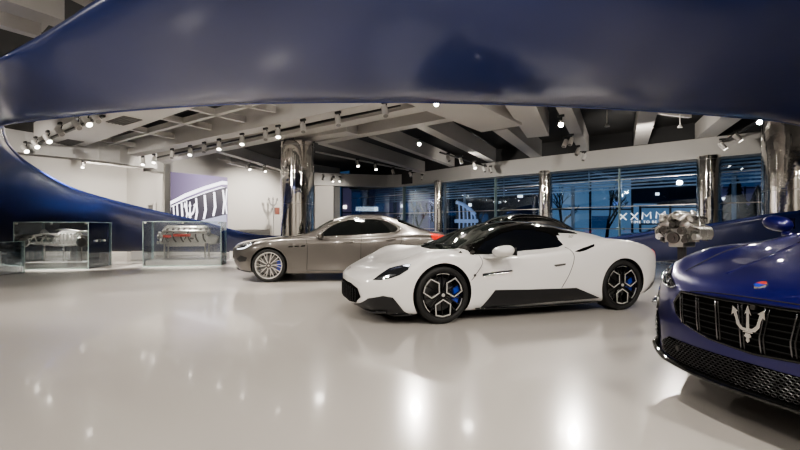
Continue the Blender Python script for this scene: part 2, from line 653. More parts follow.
# ------------------------------------------------------------------ white sports car
def sports_car():
    rows = [
        (0.00, .24, .40, (.55, .26), (.60, .38), (.56, .46), (.46, .495), (.32, .515), (.16, .525), .53),
        (0.06, .17, .58, (.70, .19), (.74, .40), (.69, .51), (.56, .555), (.40, .575), (.20, .585), .59),
        (0.20, .13, .70, (.82, .16), (.85, .42), (.80, .58), (.66, .635), (.46, .645), (.24, .65), .655),
        (0.50, .12, .80, (.91, .16), (.945, .46), (.91, .69), (.78, .755), (.55, .725), (.27, .715), .715),
        (0.80, .12, .80, (.93, .17), (.975, .5), (.945, .80), (.82, .855), (.56, .79), (.28, .765), .765),
        (0.99, .12, .80, (.93, .17), (.98, .5), (.95, .82), (.83, .87), (.58, .815), (.29, .795), .79),
        (1.25, .12, .80, (.92, .17), (.965, .5), (.935, .79), (.84, .855), (.60, .85), (.30, .855), .855),
        (1.55, .12, .80, (.90, .17), (.925, .5), (.905, .745), (.83, .82), (.64, .935), (.33, .96), .97),
        (1.90, .12, .80, (.90, .17), (.91, .5), (.90, .75), (.82, .825), (.63, 1.07), (.34, 1.125), 1.14),
        (2.20, .12, .80, (.90, .17), (.925, .5), (.91, .765), (.82, .84), (.60, 1.135), (.32, 1.20), 1.215),
        (2.50, .12, .80, (.91, .17), (.945, .5), (.925, .785), (.83, .865), (.58, 1.15), (.31, 1.22), 1.235),
        (2.85, .12, .80, (.92, .18), (.965, .5), (.945, .82), (.84, .90), (.60, 1.11), (.32, 1.19), 1.205),
        (3.20, .12, .80, (.94, .18), (.985, .52), (.965, .865), (.85, .945), (.62, 1.05), (.33, 1.13), 1.145),
        (3.69, .13, .82, (.95, .2), (.995, .54), (.975, .91), (.84, .975), (.60, .99), (.32, 1.055), 1.065),
        (4.15, .17, .80, (.93, .24), (.975, .56), (.95, .86), (.82, .915), (.58, .915), (.30, .93), .935),
        (4.45, .24, .72, (.86, .30), (.92, .60), (.90, .79), (.78, .85), (.55, .865), (.28, .87), .87),
        (4.60, .30, .62, (.76, .36), (.82, .60), (.80, .74), (.70, .79), (.50, .81), (.26, .815), .815),
        (4.64, .40, .5, (.6, .44), (.70, .58), (.68, .68), (.58, .73), (.42, .745), (.22, .75), .75)]
    C = Car(rows, .34, .22, .97, (1.0, .8))
    root = empty('sports_car', (-.7274, 5.4223, 0), math.radians(18.2),
                 'white low two-door sports car with black roof and skirts, mid-floor', 'car')
    AX = (.99, 3.69)
    # patches sit on the uncut surface
    gl = C.patch([(1.30, -.60), (1.22, -.35), (1.20, 0), (1.22, .35), (1.30, .60), (1.62, .66), (2.02, .58), (2.12, .3), (2.14, 0), (2.12, -.3), (2.02, -.58), (1.62, -.66)], 'top', 'windshield', M_carglass2, root)
    C.patch([(2.10, -.585), (2.18, -.3), (2.20, 0), (2.18, .3), (2.10, .585), (2.6, .58), (2.95, .55), (3.22, .42), (3.25, 0), (3.22, -.42), (2.95, -.55), (2.6, -.58)], 'top', 'roof_panel', M_gloss, root)
    C.patch([(3.27, -.40), (3.27, .40), (3.75, .40), (3.80, .3), (3.82, 0), (3.80, -.3), (3.75, -.40)], 'top', 'engine_cover', M_gloss, root, .006)
    for s, md in ((-1, 'L'), (1, 'R')):
        # side glass and black pillars in one dark band; black roof rail above it
        C.patch([(1.42, .805), (1.65, .80), (1.98, .825), (2.40, .85), (2.70, .875), (2.80, .905), (2.78, .97), (2.66, 1.06), (2.45, 1.105), (2.2, 1.105), (1.95, 1.055), (1.70, .955)], md, 'side_window', M_carglass, root, .005)
        C.patch([(1.20, .835), (1.42, .80), (1.72, .965), (1.95, 1.065), (2.2, 1.115), (2.45, 1.115), (2.66, 1.07), (2.76, 1.03), (2.86, 1.065), (3.22, 1.045), (3.24, 1.075), (2.8, 1.135), (2.5, 1.16), (2.2, 1.155), (1.95, 1.10), (1.65, .985), (1.4, .885)], md, 'roof_rail', M_gloss, root, .006)
        # headlamp: narrow slanted shape
        sd = lambda P: [(a, -s * b, c) for a, b, c in P]
        dv = (.5, -s * .6, -.55)
        hl = C.patch3(sd([(.206, -.682, .518), (.304, -.725, .602), (.386, -.745, .659), (.474, -.805, .690), (.554, -.86, .710), (.612, -.89, .705), (.567, -.901, .646), (.479, -.872, .588), (.395, -.831, .552), (.293, -.766, .525)]), dv, 'headlight', M_lens, root, .006)
        C.patch3(sd([(.225, -.70, .522), (.293, -.758, .532), (.395, -.82, .560), (.455, -.85, .590), (.40, -.805, .585), (.30, -.745, .553)]), dv, 'lamp_unit', M_ledsoft, hl, .010, .02)
        C.patch3(sd([(.40, -.775, .635), (.47, -.82, .652), (.515, -.85, .665), (.49, -.82, .680), (.42, -.775, .655)]), dv, 'lamp_unit', M_ledsoft, hl, .010, .02)
        C.patch3(sd([(.520, -.85, .690), (.585, -.885, .672), (.605, -.888, .698), (.555, -.862, .703)]), dv, 'lamp_unit', M_led, hl, .010, .02)
        C.patch([(1.62, .275), (1.70, .365), (2.2, .35), (2.78, .345), (2.90, .345), (3.30, .19), (1.5, .15)], md, 'side_skirt', M_satin, root, .012)
        C.strip([(1.44, .155), (2.2, .14), (3.28, .15)], md, .025, 'sill_blade', M_gloss, root, .02, flat=.5)
        C.strip([(1.50, .80), (1.53, .70), (1.42, .56), (1.36, .50)], md, .004, 'door_seam', M_seamg, root)
        C.strip([(2.80, .88), (2.87, .76), (2.80, .55), (2.68, .35)], md, .0045, 'door_seam', M_seamg, root)
        C.patch([(1.52, .545), (1.95, .590), (1.95, .605), (1.52, .575)], md, 'fender_blade', M_gloss, root, .008, .03)
        C.strip([(1.53, .542), (1.96, .588)], md, .006, 'fender_blade_edge', M_car_chrome, root, .006, sm=False)
        hd = C.patch([(2.55, .655), (2.73, .672), (2.73, .648), (2.58, .63)], md, 'door_handle', M_seamg, root, .006, .03)
        C.patch([(2.88, .82), (3.02, .865), (3.22, .915), (3.20, .885), (3.05, .835), (2.96, .815)], md, 'air_intake', M_gloss, root, .006, .03)
        # small emblems: fender dot and rear quarter trident
        h, n = C.hit((1.41, .56), md)
        b = bmesh.new(); cyl(b, h, h + n * .008, .016, n=12)
        link('fender_emblem', b, M_darkalu, root)
        h, n = C.hit((2.99, 1.0), md)
        o = link('quarter_emblem', trident_bm(.09, .006), M_darkalu, root)
        o.location = h + n * .006
        o.rotation_euler = (math.radians(-32 * -s) if False else s * math.radians(-35), 0, 0)
        # front corner blades
        C.patch([(.02, .15), (.16, .30), (.30, .345), (.40, .33), (.52, .175), (.60, .13), (.2, .12)], md, 'bumper_blade', M_satin, root, .010, .03)
        C.strip([(.20, .13), (.40, .125), (.62, .135)], md, .02, 'splitter_end', M_satin, root, .015, flat=.5)
        # mirrors
        mirror_mesh(s, (1.56, s * .89, .77), (1.75, s * 1.07, .85), (.30, .30, .145), root, M_white)
        C.patch([(4.50, .68), (4.60, .70), (4.60, .78), (4.42, .82), (4.30, .83), (4.42, .77)], md, 'tail_light', M_red, root, .006, .03)
        C.patch([(4.12, .22), (4.25, .34), (4.45, .40), (4.5, .28), (4.3, .2)], md, 'rear_corner_trim', M_satin, root, .008, .04)
    # front mouth
    gr = C.patch([(-.54, .30), (-.47, .40), (-.30, .445), (0, .46), (.30, .445), (.47, .40), (.54, .30), (.42, .22), (0, .185), (-.42, .22)], 'front', 'front_grille', M_mesh, root, .006, .04)
    for k in range(-6, 7):
        y = k * .07
        C.strip([(y, .225), (y * 1.02, .33), (y, .43 - abs(y) * .12)], 'front', .005, 'grille_bar', M_meshbar, gr, .012)
    C.strip([(-.80, .16), (-.45, .135), (0, .13), (.45, .135), (.80, .16)], 'front', .03, 'front_splitter', M_satin, root, .02, flat=.5)
    h, n = C.hit((0, .53), 'front')
    o = link('nose_emblem', trident_bm(.09, .006), M_car_chrome, root)
    o.location = (.05, 0, .60); o.rotation_euler = (math.radians(-50), 0, PI / 2 * -1)
    # rear
    C.patch([(-.75, .30), (-.7, .52), (.7, .52), (.75, .30)], 'rear', 'rear_diffuser', M_satin, root, .01, .06)
    bm = bmesh.new()
    tube(bm, [(1.30, -.35, .905), (1.27, 0, .915), (1.30, .45, .90)], .010, 6)
    tube(bm, [(1.36, -.55, .895), (1.30, -.1, .915)], .009, 6)
    link('wiper', bm, M_satin, root)
    C.finish('body_shell', M_white, root, AX, .345, .375, .60, lambda c: 1.36 < c.x < 2.9 and c.z > .885 + max(0, c.x - 2.2) * .14 + max(0, c.x - 2.7) * .5)
    put_wheels(root, AX, (.955, .965), .34, .25, 'hex', .30, .347)
    return root


# ------------------------------------------------------------------ grey saloon
def saloon():
    rows = [
        (0.00, .42, .45, (.55, .44), (.62, .55), (.60, .64), (.50, .68), (.36, .70), (.2, .71), .715),
        (0.10, .26, .66, (.76, .28), (.82, .52), (.78, .69), (.66, .765), (.46, .79), (.24, .80), .805),
        (0.50, .2, .82, (.90, .24), (.945, .55), (.91, .78), (.78, .865), (.55, .87), (.28, .885), .89),
        (0.95, .18, .84, (.93, .22), (.97, .58), (.945, .845), (.83, .925), (.58, .93), (.3, .94), .945),
        (1.40, .18, .84, (.92, .22), (.955, .6), (.94, .865), (.85, .945), (.62, .97), (.32, .985), .985),
        (1.62, .18, .84, (.92, .22), (.955, .6), (.94, .875), (.85, .955), (.68, 1.00), (.34, 1.02), 1.03),
        (2.25, .18, .84, (.92, .22), (.96, .6), (.945, .885), (.845, .965), (.66, 1.27), (.35, 1.345), 1.36),
        (2.75, .18, .84, (.92, .22), (.96, .6), (.945, .895), (.845, .98), (.61, 1.375), (.33, 1.445), 1.46),
        (3.25, .18, .84, (.92, .22), (.96, .6), (.95, .91), (.845, 1.0), (.59, 1.37), (.32, 1.44), 1.455),
        (3.75, .18, .84, (.93, .22), (.97, .62), (.955, .94), (.84, 1.03), (.57, 1.25), (.31, 1.33), 1.345),
        (4.15, .20, .84, (.93, .24), (.97, .63), (.95, .96), (.82, 1.04), (.58, 1.13), (.32, 1.18), 1.19),
        (4.50, .22, .80, (.90, .28), (.95, .63), (.92, .965), (.78, 1.03), (.56, 1.055), (.3, 1.07), 1.075),
        (4.80, .28, .74, (.84, .32), (.90, .64), (.86, .93), (.74, 1.00), (.52, 1.03), (.28, 1.04), 1.045),
        (4.90, .45, .6, (.66, .48), (.76, .65), (.74, .84), (.62, .91), (.44, .93), (.22, .94), .94)]
    C = Car(rows, .42, .40, .97, (1.1, 1.0))
    root = empty('saloon_car', (-3.774, 9.4814, 0), math.radians(4),
                 'warm grey metallic four-door saloon facing left behind the white sports car', 'car')
    AX = (.95, 3.95)
    C.patch([(1.50, -.66), (1.42, -.35), (1.40, 0), (1.42, .35), (1.50, .66), (1.9, .70), (2.25, .62), (2.32, .3), (2.34, 0), (2.32, -.3), (2.25, -.62), (1.9, -.70)], 'top', 'windshield', M_carglass2, root)
    C.patch([(3.70, -.55), (3.70, .55), (4.20, .58), (4.42, .5), (4.45, 0), (4.42, -.5), (4.20, -.58)], 'top', 'rear_window', M_carglass, root)
    for s, md in ((-1, 'L'), (1, 'R')):
        C.patch([(1.98, .965), (2.88, 1.00), (2.86, 1.335), (2.6, 1.315), (2.35, 1.24), (2.15, 1.13)], md, 'side_window', M_carglass, root, .005)
        C.patch([(2.97, 1.005), (3.45, 1.03), (3.62, 1.06), (3.68, 1.12), (3.64, 1.18), (3.45, 1.285), (3.2, 1.335), (2.95, 1.34)], md, 'side_window', M_carglass, root, .005)
        C.patch([(2.88, 1.00), (2.97, 1.005), (2.95, 1.34), (2.86, 1.335)], md, 'door_pillar', M_gloss, root, .005)
        C.strip([(1.93, .955), (2.5, .97), (3.0, .99), (3.45, 1.015), (3.68, 1.06), (3.74, 1.13), (3.66, 1.20), (3.45, 1.31), (3.2, 1.36), (2.86, 1.36), (2.6, 1.34), (2.33, 1.265), (2.1, 1.13), (1.93, .955)], md, .009, 'window_chrome_trim', M_car_chrome, root, .003)
        C.strip([(1.72, .93), (1.76, .70), (1.74, .26)], md, .005, 'door_seam', M_seam, root)
        C.strip([(2.90, .99), (2.88, .6), (2.86, .25)], md, .005, 'door_seam', M_seam, root)
        C.strip([(3.76, 1.03), (3.74, .82), (3.62, .55), (3.5, .27)], md, .005, 'door_seam', M_seam, root)
        C.strip([(1.74, .245), (2.6, .235), (3.5, .25)], md, .012, 'sill_edge', M_seamg, root, .002)
        for hx, hz in ((2.62, .845), (3.52, .895)):
            hd = C.strip([(hx - .11, hz - .008), (hx, hz + .004), (hx + .11, hz)], md, .017, 'door_handle', M_grey, root, .028)
            C.patch([(hx - .07, hz - .045), (hx + .06, hz - .04), (hx + .05, hz + .03), (hx - .06, hz + .025)], md, 'handle_recess', M_seamg, hd, .003, .03)
        for k in range(3):
            C.patch([(1.36 + k * .13, .735 + .006 * k), (1.45 + k * .13, .74 + .006 * k), (1.455 + k * .13, .765 + .006 * k), (1.37 + k * .13, .757 + .006 * k)], md, 'fender_vent', M_gloss, root, .005, .02)
        hl = C.patch([(.20, .68), (.42, .70), (.60, .80), (.66, .85), (.5, .825), (.3, .765)], md, 'headlight', M_lens, root, .006, .03)
        C.strip([(.24, .69), (.42, .715), (.58, .80)], md, .012, 'lamp_unit', M_led, hl, .004)
        C.strip([(.36, .775), (.48, .81), (.58, .83)], md, .016, 'lamp_unit', M_ledsoft, hl, .004)
        C.patch([(4.42, .90), (4.58, .86), (4.70, .88), (4.75, .97), (4.55, 1.01), (4.38, 1.03)], md, 'tail_light', M_red, root, .006, .03)
        C.patch([(.30, .42), (.46, .44), (.50, .52), (.34, .56), (.22, .48)], md, 'bumper_intake', M_satin, root, .005, .03)
        C.strip([(.18, .27), (.4, .235), (.56, .22)], md, .018, 'splitter_end', M_satin, root, .006)
        mirror_mesh(s, (1.95, s * .88, .94), (2.06, s * 1.05, .985), (.17, .22, .13), root, M_grey)
        C.strip([(1.35, .80), (2.2, .80), (3.2, .845), (4.2, .90)], md, .006, 'shoulder_crease', M_grey, root, .0)
    gr = C.patch([(-.56, .58), (-.50, .68), (0, .70), (.50, .68), (.56, .58), (.42, .45), (0, .43), (-.42, .45)], 'front', 'front_grille', M_mesh, root, .006)
    for k in range(-5, 6):
        C.strip([(k * .095, .47), (k * .095, .56), (k * .095, .665)], 'front', .007, 'grille_bar', M_car_chrome, gr, .01)
    o = link('grille_emblem', trident_bm(.16, .012), M_car_chrome, root)
    o.location = (-.03, 0, .56); o.rotation_euler = (0, 0, -PI / 2)
    bm = bmesh.new()
    box(bm, (3.72, 0, 1.385), (.14, .02, .03), None, .008)
    tube(bm, [(3.64, 0, 1.385), (3.72, 0, 1.43), (3.79, 0, 1.45), (3.80, 0, 1.40)], .008, 6)
    link('roof_antenna', bm, M_black, root, True)
    C.patch([(-.7, .35), (-.7, .5), (.7, .5), (.7, .35)], 'rear', 'rear_bumper_trim', M_satin, root, .01, .06)
    C.finish('body_shell', M_grey, root, AX, .355, .385, .58)
    put_wheels(root, AX, (.945, .945), .352, .25, 'silver')
    return root


# ------------------------------------------------------------------ tall car body (blue one in front, black one behind)
def tall_car(paint, label, loc, rz, detail):
    rows = [
        (0.00, .235, .52, (.62, .25), (.70, .42), (.70, .60), (.60, .69), (.44, .72), (.22, .728), .73),
        (0.08, .215, .74, (.84, .235), (.89, .42), (.86, .66), (.74, .765), (.52, .785), (.25, .785), .785),
        (0.40, .22, .86, (.93, .25), (.97, .5), (.95, .79), (.85, .885), (.60, .865), (.28, .865), .87),
        (0.95, .23, .86, (.95, .27), (.985, .6), (.965, .90), (.86, .985), (.60, .95), (.3, .96), .965),
        (1.45, .23, .86, (.94, .27), (.97, .62), (.96, .93), (.87, 1.02), (.64, 1.03), (.32, 1.045), 1.05),
        (1.70, .23, .86, (.94, .27), (.97, .62), (.96, .95), (.87, 1.045), (.72, 1.08), (.36, 1.10), 1.11),
        (2.35, .23, .86, (.94, .27), (.975, .62), (.96, .97), (.86, 1.055), (.68, 1.42), (.36, 1.50), 1.515),
        (2.90, .23, .86, (.94, .27), (.975, .62), (.96, .98), (.86, 1.065), (.63, 1.53), (.34, 1.61), 1.62),
        (3.50, .23, .86, (.94, .27), (.975, .62), (.96, 1.0), (.86, 1.08), (.61, 1.51), (.33, 1.59), 1.60),
        (4.10, .25, .86, (.95, .29), (.98, .64), (.965, 1.02), (.85, 1.10), (.59, 1.41), (.32, 1.49), 1.50),
        (4.50, .28, .84, (.93, .32), (.965, .65), (.94, 1.03), (.82, 1.11), (.58, 1.28), (.31, 1.34), 1.355),
        (4.82, .34, .78, (.87, .38), (.92, .66), (.89, .99), (.78, 1.08), (.56, 1.14), (.3, 1.17), 1.18),
        (4.95, .46, .66, (.72, .50), (.80, .66), (.78, .88), (.68, .96), (.48, .99), (.24, 1.0), 1.0)]
    C = Car(rows, .36, .30, .97, (1.0, .8))
    root = empty('sport_utility_car', loc, rz, label, 'car')
    AX = (1.0, 4.0)
    C.patch([(1.54, -.66), (1.47, -.35), (1.45, 0), (1.47, .35), (1.54, .66), (1.95, .72), (2.35, .64), (2.42, .3), (2.44, 0), (2.42, -.3), (2.35, -.64), (1.95, -.72)], 'top', 'windshield', M_carglass2, root)
    C.patch([(3.95, -.52), (3.95, .52), (4.55, .54), (4.75, .48), (4.75, -.48), (4.55, -.54)], 'top', 'rear_window', M_carglass, root)
    for s, md in ((-1, 'L'), (1, 'R')):
        C.patch([(1.98, 1.075), (2.90, 1.09), (2.88, 1.46), (2.6, 1.445), (2.35, 1.36), (2.12, 1.2)], md, 'side_window', M_carglass, root, .005)
        C.patch([(2.98, 1.09), (3.9, 1.125), (4.25, 1.15), (4.15, 1.26), (3.8, 1.41), (3.4, 1.46), (2.97, 1.47)], md, 'side_window', M_carglass, root, .005)
        C.strip([(1.93, 1.06), (2.9, 1.075), (3.9, 1.105), (4.3, 1.14), (4.18, 1.28), (3.8, 1.435), (3.4, 1.485), (2.88, 1.485), (2.6, 1.47), (2.33, 1.385), (2.1, 1.22), (1.93, 1.06)], md, .010, 'window_chrome_trim', M_car_chrome if not detail else M_gloss, root, .003)
        for pts in ([(1.76, .98), (1.78, .7), (1.76, .3)], [(2.94, 1.08), (2.93, .7), (2.9, .3)], [(4.0, 1.06), (3.9, .85), (3.65, .6), (3.55, .3)]):
            C.strip(pts, md, .005, 'door_seam', M_seam, root)
        for hx, hz in ((2.65, .93), (3.62, .97)):
            C.strip([(hx - .11, hz), (hx, hz + .006), (hx + .11, hz)], md, .017, 'door_handle', paint, root, .028)
        for k in range(3):
            C.patch([(1.42 + k * .13, .80), (1.51 + k * .13, .805), (1.515 + k * .13, .835), (1.43 + k * .13, .825)], md, 'fender_vent', M_gloss, root, .005, .02)
        C.patch([(4.45, .98), (4.72, .92), (4.80, .97), (4.80, 1.04), (4.45, 1.07)], md, 'tail_light', M_red, root, .006, .03)
        C.strip([(1.42, .27), (2.5, .26), (3.6, .27)], md, .04, 'side_skirt', M_satin, root, .0, flat=.6)
        mirror_mesh(s, (1.90, s * .90, 1.07), (1.98, s * 1.05, 1.17), (.20, .23, .145), root, paint)
    q = (-1, 1)
    for s in q:
        f = lambda P: [(s * a, b) for a, b in P]
        # headlamp: dark lens around the corner with a bright line along its lower inner edge
        hl = C.patch(f([(.54, .735), (.60, .712), (.72, .725), (.84, .765), (.905, .815), (.89, .862), (.82, .845), (.70, .795), (.60, .757)]), 'front', 'headlight', M_lens, root, .006, .03)
        C.strip(f([(.545, .733), (.60, .717), (.72, .731), (.84, .771), (.90, .818)]), 'front', .006, 'lamp_strip', M_ledsoft, hl, .008)
        for k in range(3):
            h, n = C.hit((s * (.67 + .075 * k), .752 + .03 * k), 'front')
            b = bmesh.new()
            bmesh.ops.create_uvsphere(b, u_segments=12, v_segments=8, radius=.017)
            o = link('lamp_projector', b, M_ledsoft, hl, True)
            o.location = h + n * .0
        # corner lamp and side inlet
        h, n = C.hit((s * .83, .575), 'front')
        b = bmesh.new()
        cyl(b, h - n * .01, h + n * .012, .05, n=24)
        cl = link('corner_lamp', b, M_darkalu, root)
        b = bmesh.new()
        bmesh.ops.create_uvsphere(b, u_segments=14, v_segments=8, radius=.036)
        o = link('lamp_lens', b, M_ledsoft, cl, True)
        o.location = h + n * .008
        C.patch(f([(.76, .335), (.79, .47), (.87, .505), (.925, .48), (.935, .33), (.88, .275), (.82, .285)]), 'front', 'side_inlet', M_mesh, root, .006, .03)
        for k in range(5):
            C.strip(f([(.79, .32 + k * .033), (.92, .325 + k * .033)]), 'front', .006, 'inlet_slat', M_meshbar, root, .010, sm=False)
    # main grille
    gp = [(0, .715), (.25, .714), (.465, .712), (.535, .635), (.51, .56), (.42, .51), (.25, .47), (0, .452)]
    gp = gp + [(-a, b) for a, b in gp[-2:0:-1]]
    gr = C.patch(gp, 'front', 'front_grille', M_mesh, root, .003, .04)
    loop = C.path(gp + gp[:1], 'front', .006, 5, sm=False)
    b = bmesh.new(); tube(b, loop[:-1], .010, 6, closed=True)
    link('grille_surround', b, M_gloss, gr, True)
    for k in range(-4, 4):
        y = (k + .5) * .132
        top = .706 - abs(y) * .02
        bot = .462 + max(0, abs(y) - .1) * .14
        for e in (-.009, .009):
            pts = []
            for t in range(9):
                u = t / 8
                z = top + (bot - top) * u
                yy = y + e - .03 * (u if u < .65 else .65 - (u - .65) * .2) * (1 if y > 0 else -1)
                h, n = C.hit((yy, z), 'front')
                out = .014 + .016 * min(1, u / .65) * (1 if u < .65 else (1 - (u - .65) / .35 * .8))
                pts.append(h + Vector((-1, 0, 0)) * out)
            b = bmesh.new()
            tube(b, pts, .0052, 6)
            if e < 0:
                bl = link('grille_blade', b, M_rimblack, gr, True)
                blade_pts = pts
            else:
                for p_, q_, p2, q2 in zip(blade_pts, pts, blade_pts[1:], pts[1:]):
                    pass
                link('blade_edge', b, M_bladeedge, bl, True)
    for k in range(6):
        z = .49 + k * .036
        w = .47 if k > 1 else .38 + .05 * k
        C.strip([(-w, z), (0, z), (w, z)], 'front', .005, 'grille_fin', M_liner, gr, .004)
    # emblem on the grille
    h, n = C.hit((0, .60), 'front')
    o = link('grille_emblem', trident_bm(.205, .022), M_car_chrome, root)
    bmod = o.modifiers.new('soft_edges', 'BEVEL'); bmod.width = .004; bmod.segments = 2
    o.location = h + Vector((-.055, 0, .015)); o.rotation_euler = (0, 0, -PI / 2)
    # camera dot above the emblem
    h, n = C.hit((0, .70), 'front')
    b = bmesh.new(); cyl(b, h, h + n * .02, .014, n=14)
    link('camera_dot', b, M_darkalu, root)
    # oval badge on the bonnet edge
    h, n = C.hit((.135, .055), 'top')
    b = bmesh.new(); cyl(b, (0, 0, 0), (0, 0, .008), .045, .042, 28)
    for v in b.verts: v.co.x *= .62
    bd = link('bonnet_badge', b, M_car_chrome, root)
    bd.location = h; bd.rotation_euler = n.to_track_quat('Z', 'Y').to_euler()
    for nm, mm, y0, y1 in (('badge_red_half', M_redplain, 0, 1), ('badge_blue_half', M_caliper, -1, 0)):
        b = bmesh.new()
        pl = [(.026 * math.sin(t) , .040 * math.cos(t)) for t in [PI * k / 12 + (0 if y0 == 0 else PI) for k in range(13)]]
        prism(b, pl, .008, .010)
        o = link(nm, b, mm, bd)
        o.rotation_euler = (0, 0, PI / 2)
        o.scale = (1.4, .62 , 1)
    # lower intake with honeycomb mesh
    ip = [(0, .392), (.3, .390), (.60, .385), (.70, .335), (.735, .262), (.5, .247), (0, .243)]
    ip = ip + [(-a, b) for a, b in ip[-2:0:-1]]
    li = C.patch(ip, 'front', 'lower_intake', M_mesh, root, .003, .04)
    if detail:
        def inside(x, y):
            c = False
            for i in range(len(ip)):
                (xa, ya), (xb, yb) = ip[i], ip[i - 1]
                if (ya > y) != (yb > y) and x < (xb - xa) * (y - ya) / (yb - ya) + xa: c = not c
            return c
        b = bmesh.new()
        cw, chh = .030, .0185
        for r in range(9):
            for c in range(-26, 27):
                y = c * cw + (cw / 2 if r % 2 else 0)
                z = .262 + r * chh * .78
                pts = [(y + cw * .45 * math.cos(a), z + chh * .48 * math.sin(a)) for a in [PI / 6 + PI / 3 * k for k in range(6)]]
                if not all(inside(*p) for p in pts): continue
                hh = [C.hit(p, 'front') for p in pts]
                if any(x[0] is None for x in hh): continue
                tube(b, [x[0] + x[1] * .007 for x in hh], .0024, 4, closed=True)
        link('honeycomb_mesh', b, M_meshbar, li)
    h, n = C.hit((.50, .335), 'front')
    b = bmesh.new(); cyl(b, h, h + n * .014, .017, n=16)
    link('parking_sensor', b, M_darkalu, li)
    # front lip
    b = bmesh.new()
    for row, (dz, dx) in enumerate(((.250, -.012),)):
        pts = C.path([(-.90, .29), (-.74, .254), (-.45, .248), (0, .248), (.45, .248), (.74, .254), (.90, .29)], 'front', 0, 8)
        tube(b, [p + Vector((-.02, 0, -.015)) for p in pts], .03, 8, flat=.55)
    link('front_lip', b, M_gloss, root, True)
    # bonnet edge shut line and creases
    C.strip([(.10, -.60), (.045, -.35), (.02, 0), (.045, .35), (.10, .60)], 'top', .004, 'bonnet_seam', M_seam, root)
    for s in q:
        C.strip([(.30, s * .62), (.8, s * .72), (1.45, s * .80)], 'top', .004, 'bonnet_seam', M_seam, root)
        C.strip([(.28, s * .34), (.8, s * .42), (1.4, s * .56)], 'top', .016, 'bonnet_crease', paint, root, -.006, flat=.6)
    bm = bmesh.new()
    tube(bm, [(1.50, -.5, 1.085), (1.46, 0, 1.085), (1.50, .5, 1.075)], .012, 6)
    link('wiper', bm, M_satin, root)
    C.finish('body_shell', paint, root, AX, .375, .41, .58)
    put_wheels(root, AX, (.965, .97), .372, .27, 'five')
    return root


white_car = sports_car()
grey_car = saloon()
blue_car = tall_car(M_blue, 'deep blue car in front with black slatted grille and chrome trident emblem', (1.905, 2.2, 0), math.radians(17), True)
black_car = tall_car(M_black, 'glossy black car by the windows behind the white sports car', (.95, 12.9, 0), math.radians(14), False)

# ------------------------------------------------------------------ building axes
WD = Vector((-.767, .642, 0)).normalized()     # along the window wall, away to the left
WN = Vector((.642, .767, 0)).normalized()      # outwards


def wall_pt(Y, off=0., z=0.):
    """point of the window wall line at depth Y"""
    return Vector((26 - 1.195 * Y, Y, z)) + WN * off


def struct(name, bm, m, smooth=False):
    o = link(name, bm, m, None, smooth)
    o['kind'] = 'structure'
    return o


bm = bmesh.new()
fl = [(-16, -5), (16, -5), (16, 8.37), (wall_pt(24.66).x, 24.66), (-15.5, 24.66)]
prism(bm, fl, -.1, 0)
struct('floor', bm, M_floor)
bm = bmesh.new()
prism(bm, [(-18, -7), (18, -7), (18, 8.5), (wall_pt(26.5, 2).x, 26.5), (-18, 26.5)], 4.75, 4.9)
struct('ceiling', bm, M_deck)


def wall_box(bm, a, b, z0, z1, th, outward):
    a, b = Vector((a[0], a[1], 0)), Vector((b[0], b[1], 0))
    n = Vector(outward).normalized() * th
    v = [a, b, b + n, a + n]
    prism(bm, [(p.x, p.y) for p in v], z0, z1)


cornerL = Vector((-12.8, 19.2))
jambL = Vector((-9.72, 17.18))
sA = Vector((-9.62, 17.3))
WV = Vector((.642, .767))
bm = bmesh.new()
wall_box(bm, (-12.8, 19.2), (-15.8, 15.2), 0, 4.75, .2, (-.8, .6, 0))
struct('wall_left', bm, M_wall)
bm = bmesh.new()
wall_box(bm, cornerL, jambL, 0, 4.75, .2, (.55, .84, 0))
struct('wall_back', bm, M_wall)
bm = bmesh.new()
a = sA; b = sA + WV * 9.4
wall_box(bm, a, b, 0, 4.75, .2, (-.767, .642, 0))
struct('wall_screen', bm, M_wall)
bm = bmesh.new()
wall_box(bm, (-16, -5), (16, -5), 0, 4.75, .2, (0, -1, 0))
struct('wall_rear', bm, M_wall)
bm = bmesh.new()
wall_box(bm, (-16, -5), (-15.8, 15.3), 0, 4.75, .2, (-1, 0, 0))
struct('wall_side', bm, M_wall)
bm = bmesh.new()
wall_box(bm, (16, -5), (16, 8.37), 0, 4.75, .2, (1, 0, 0))
struct('wall_right', bm, M_wall)
# steel jamb beside the screen, pilaster at the end of the white wall
bm = bmesh.new()
p = at(166.5, 200, 17.0)
box(bm, (p.x, p.y, 1.9), (.22, .22, 3.8), Matrix.Rotation(math.radians(50), 3, 'Z'))
struct('door_jamb', bm, M_steel)
bm = bmesh.new()
p = at(325, 200, 22.4)
box(bm, (p.x, p.y, 1.75), (1.0, .5, 3.5), None)
struct('wall_pilaster', bm, M_wall)
# small doorway in the back wall
bm = bmesh.new()
p0 = at(151.5, 215, 17.75)
R = Matrix.Rotation(math.radians(-33), 3, 'Z')
box(bm, (p0.x, p0.y, 1.07), (.42, .06, 2.14), R)
d = struct('door_1', bm, M_vent)
bm = bmesh.new()
for dx in (-.25, .25):
    v = R @ Vector((dx, 0, 0))
    box(bm, (p0.x + v.x, p0.y + v.y, 1.09), (.08, .1, 2.2), R)
box(bm, (p0.x, p0.y, 2.2), (.58, .1, .08), R)
link('door_frame', bm, M_beam, d)

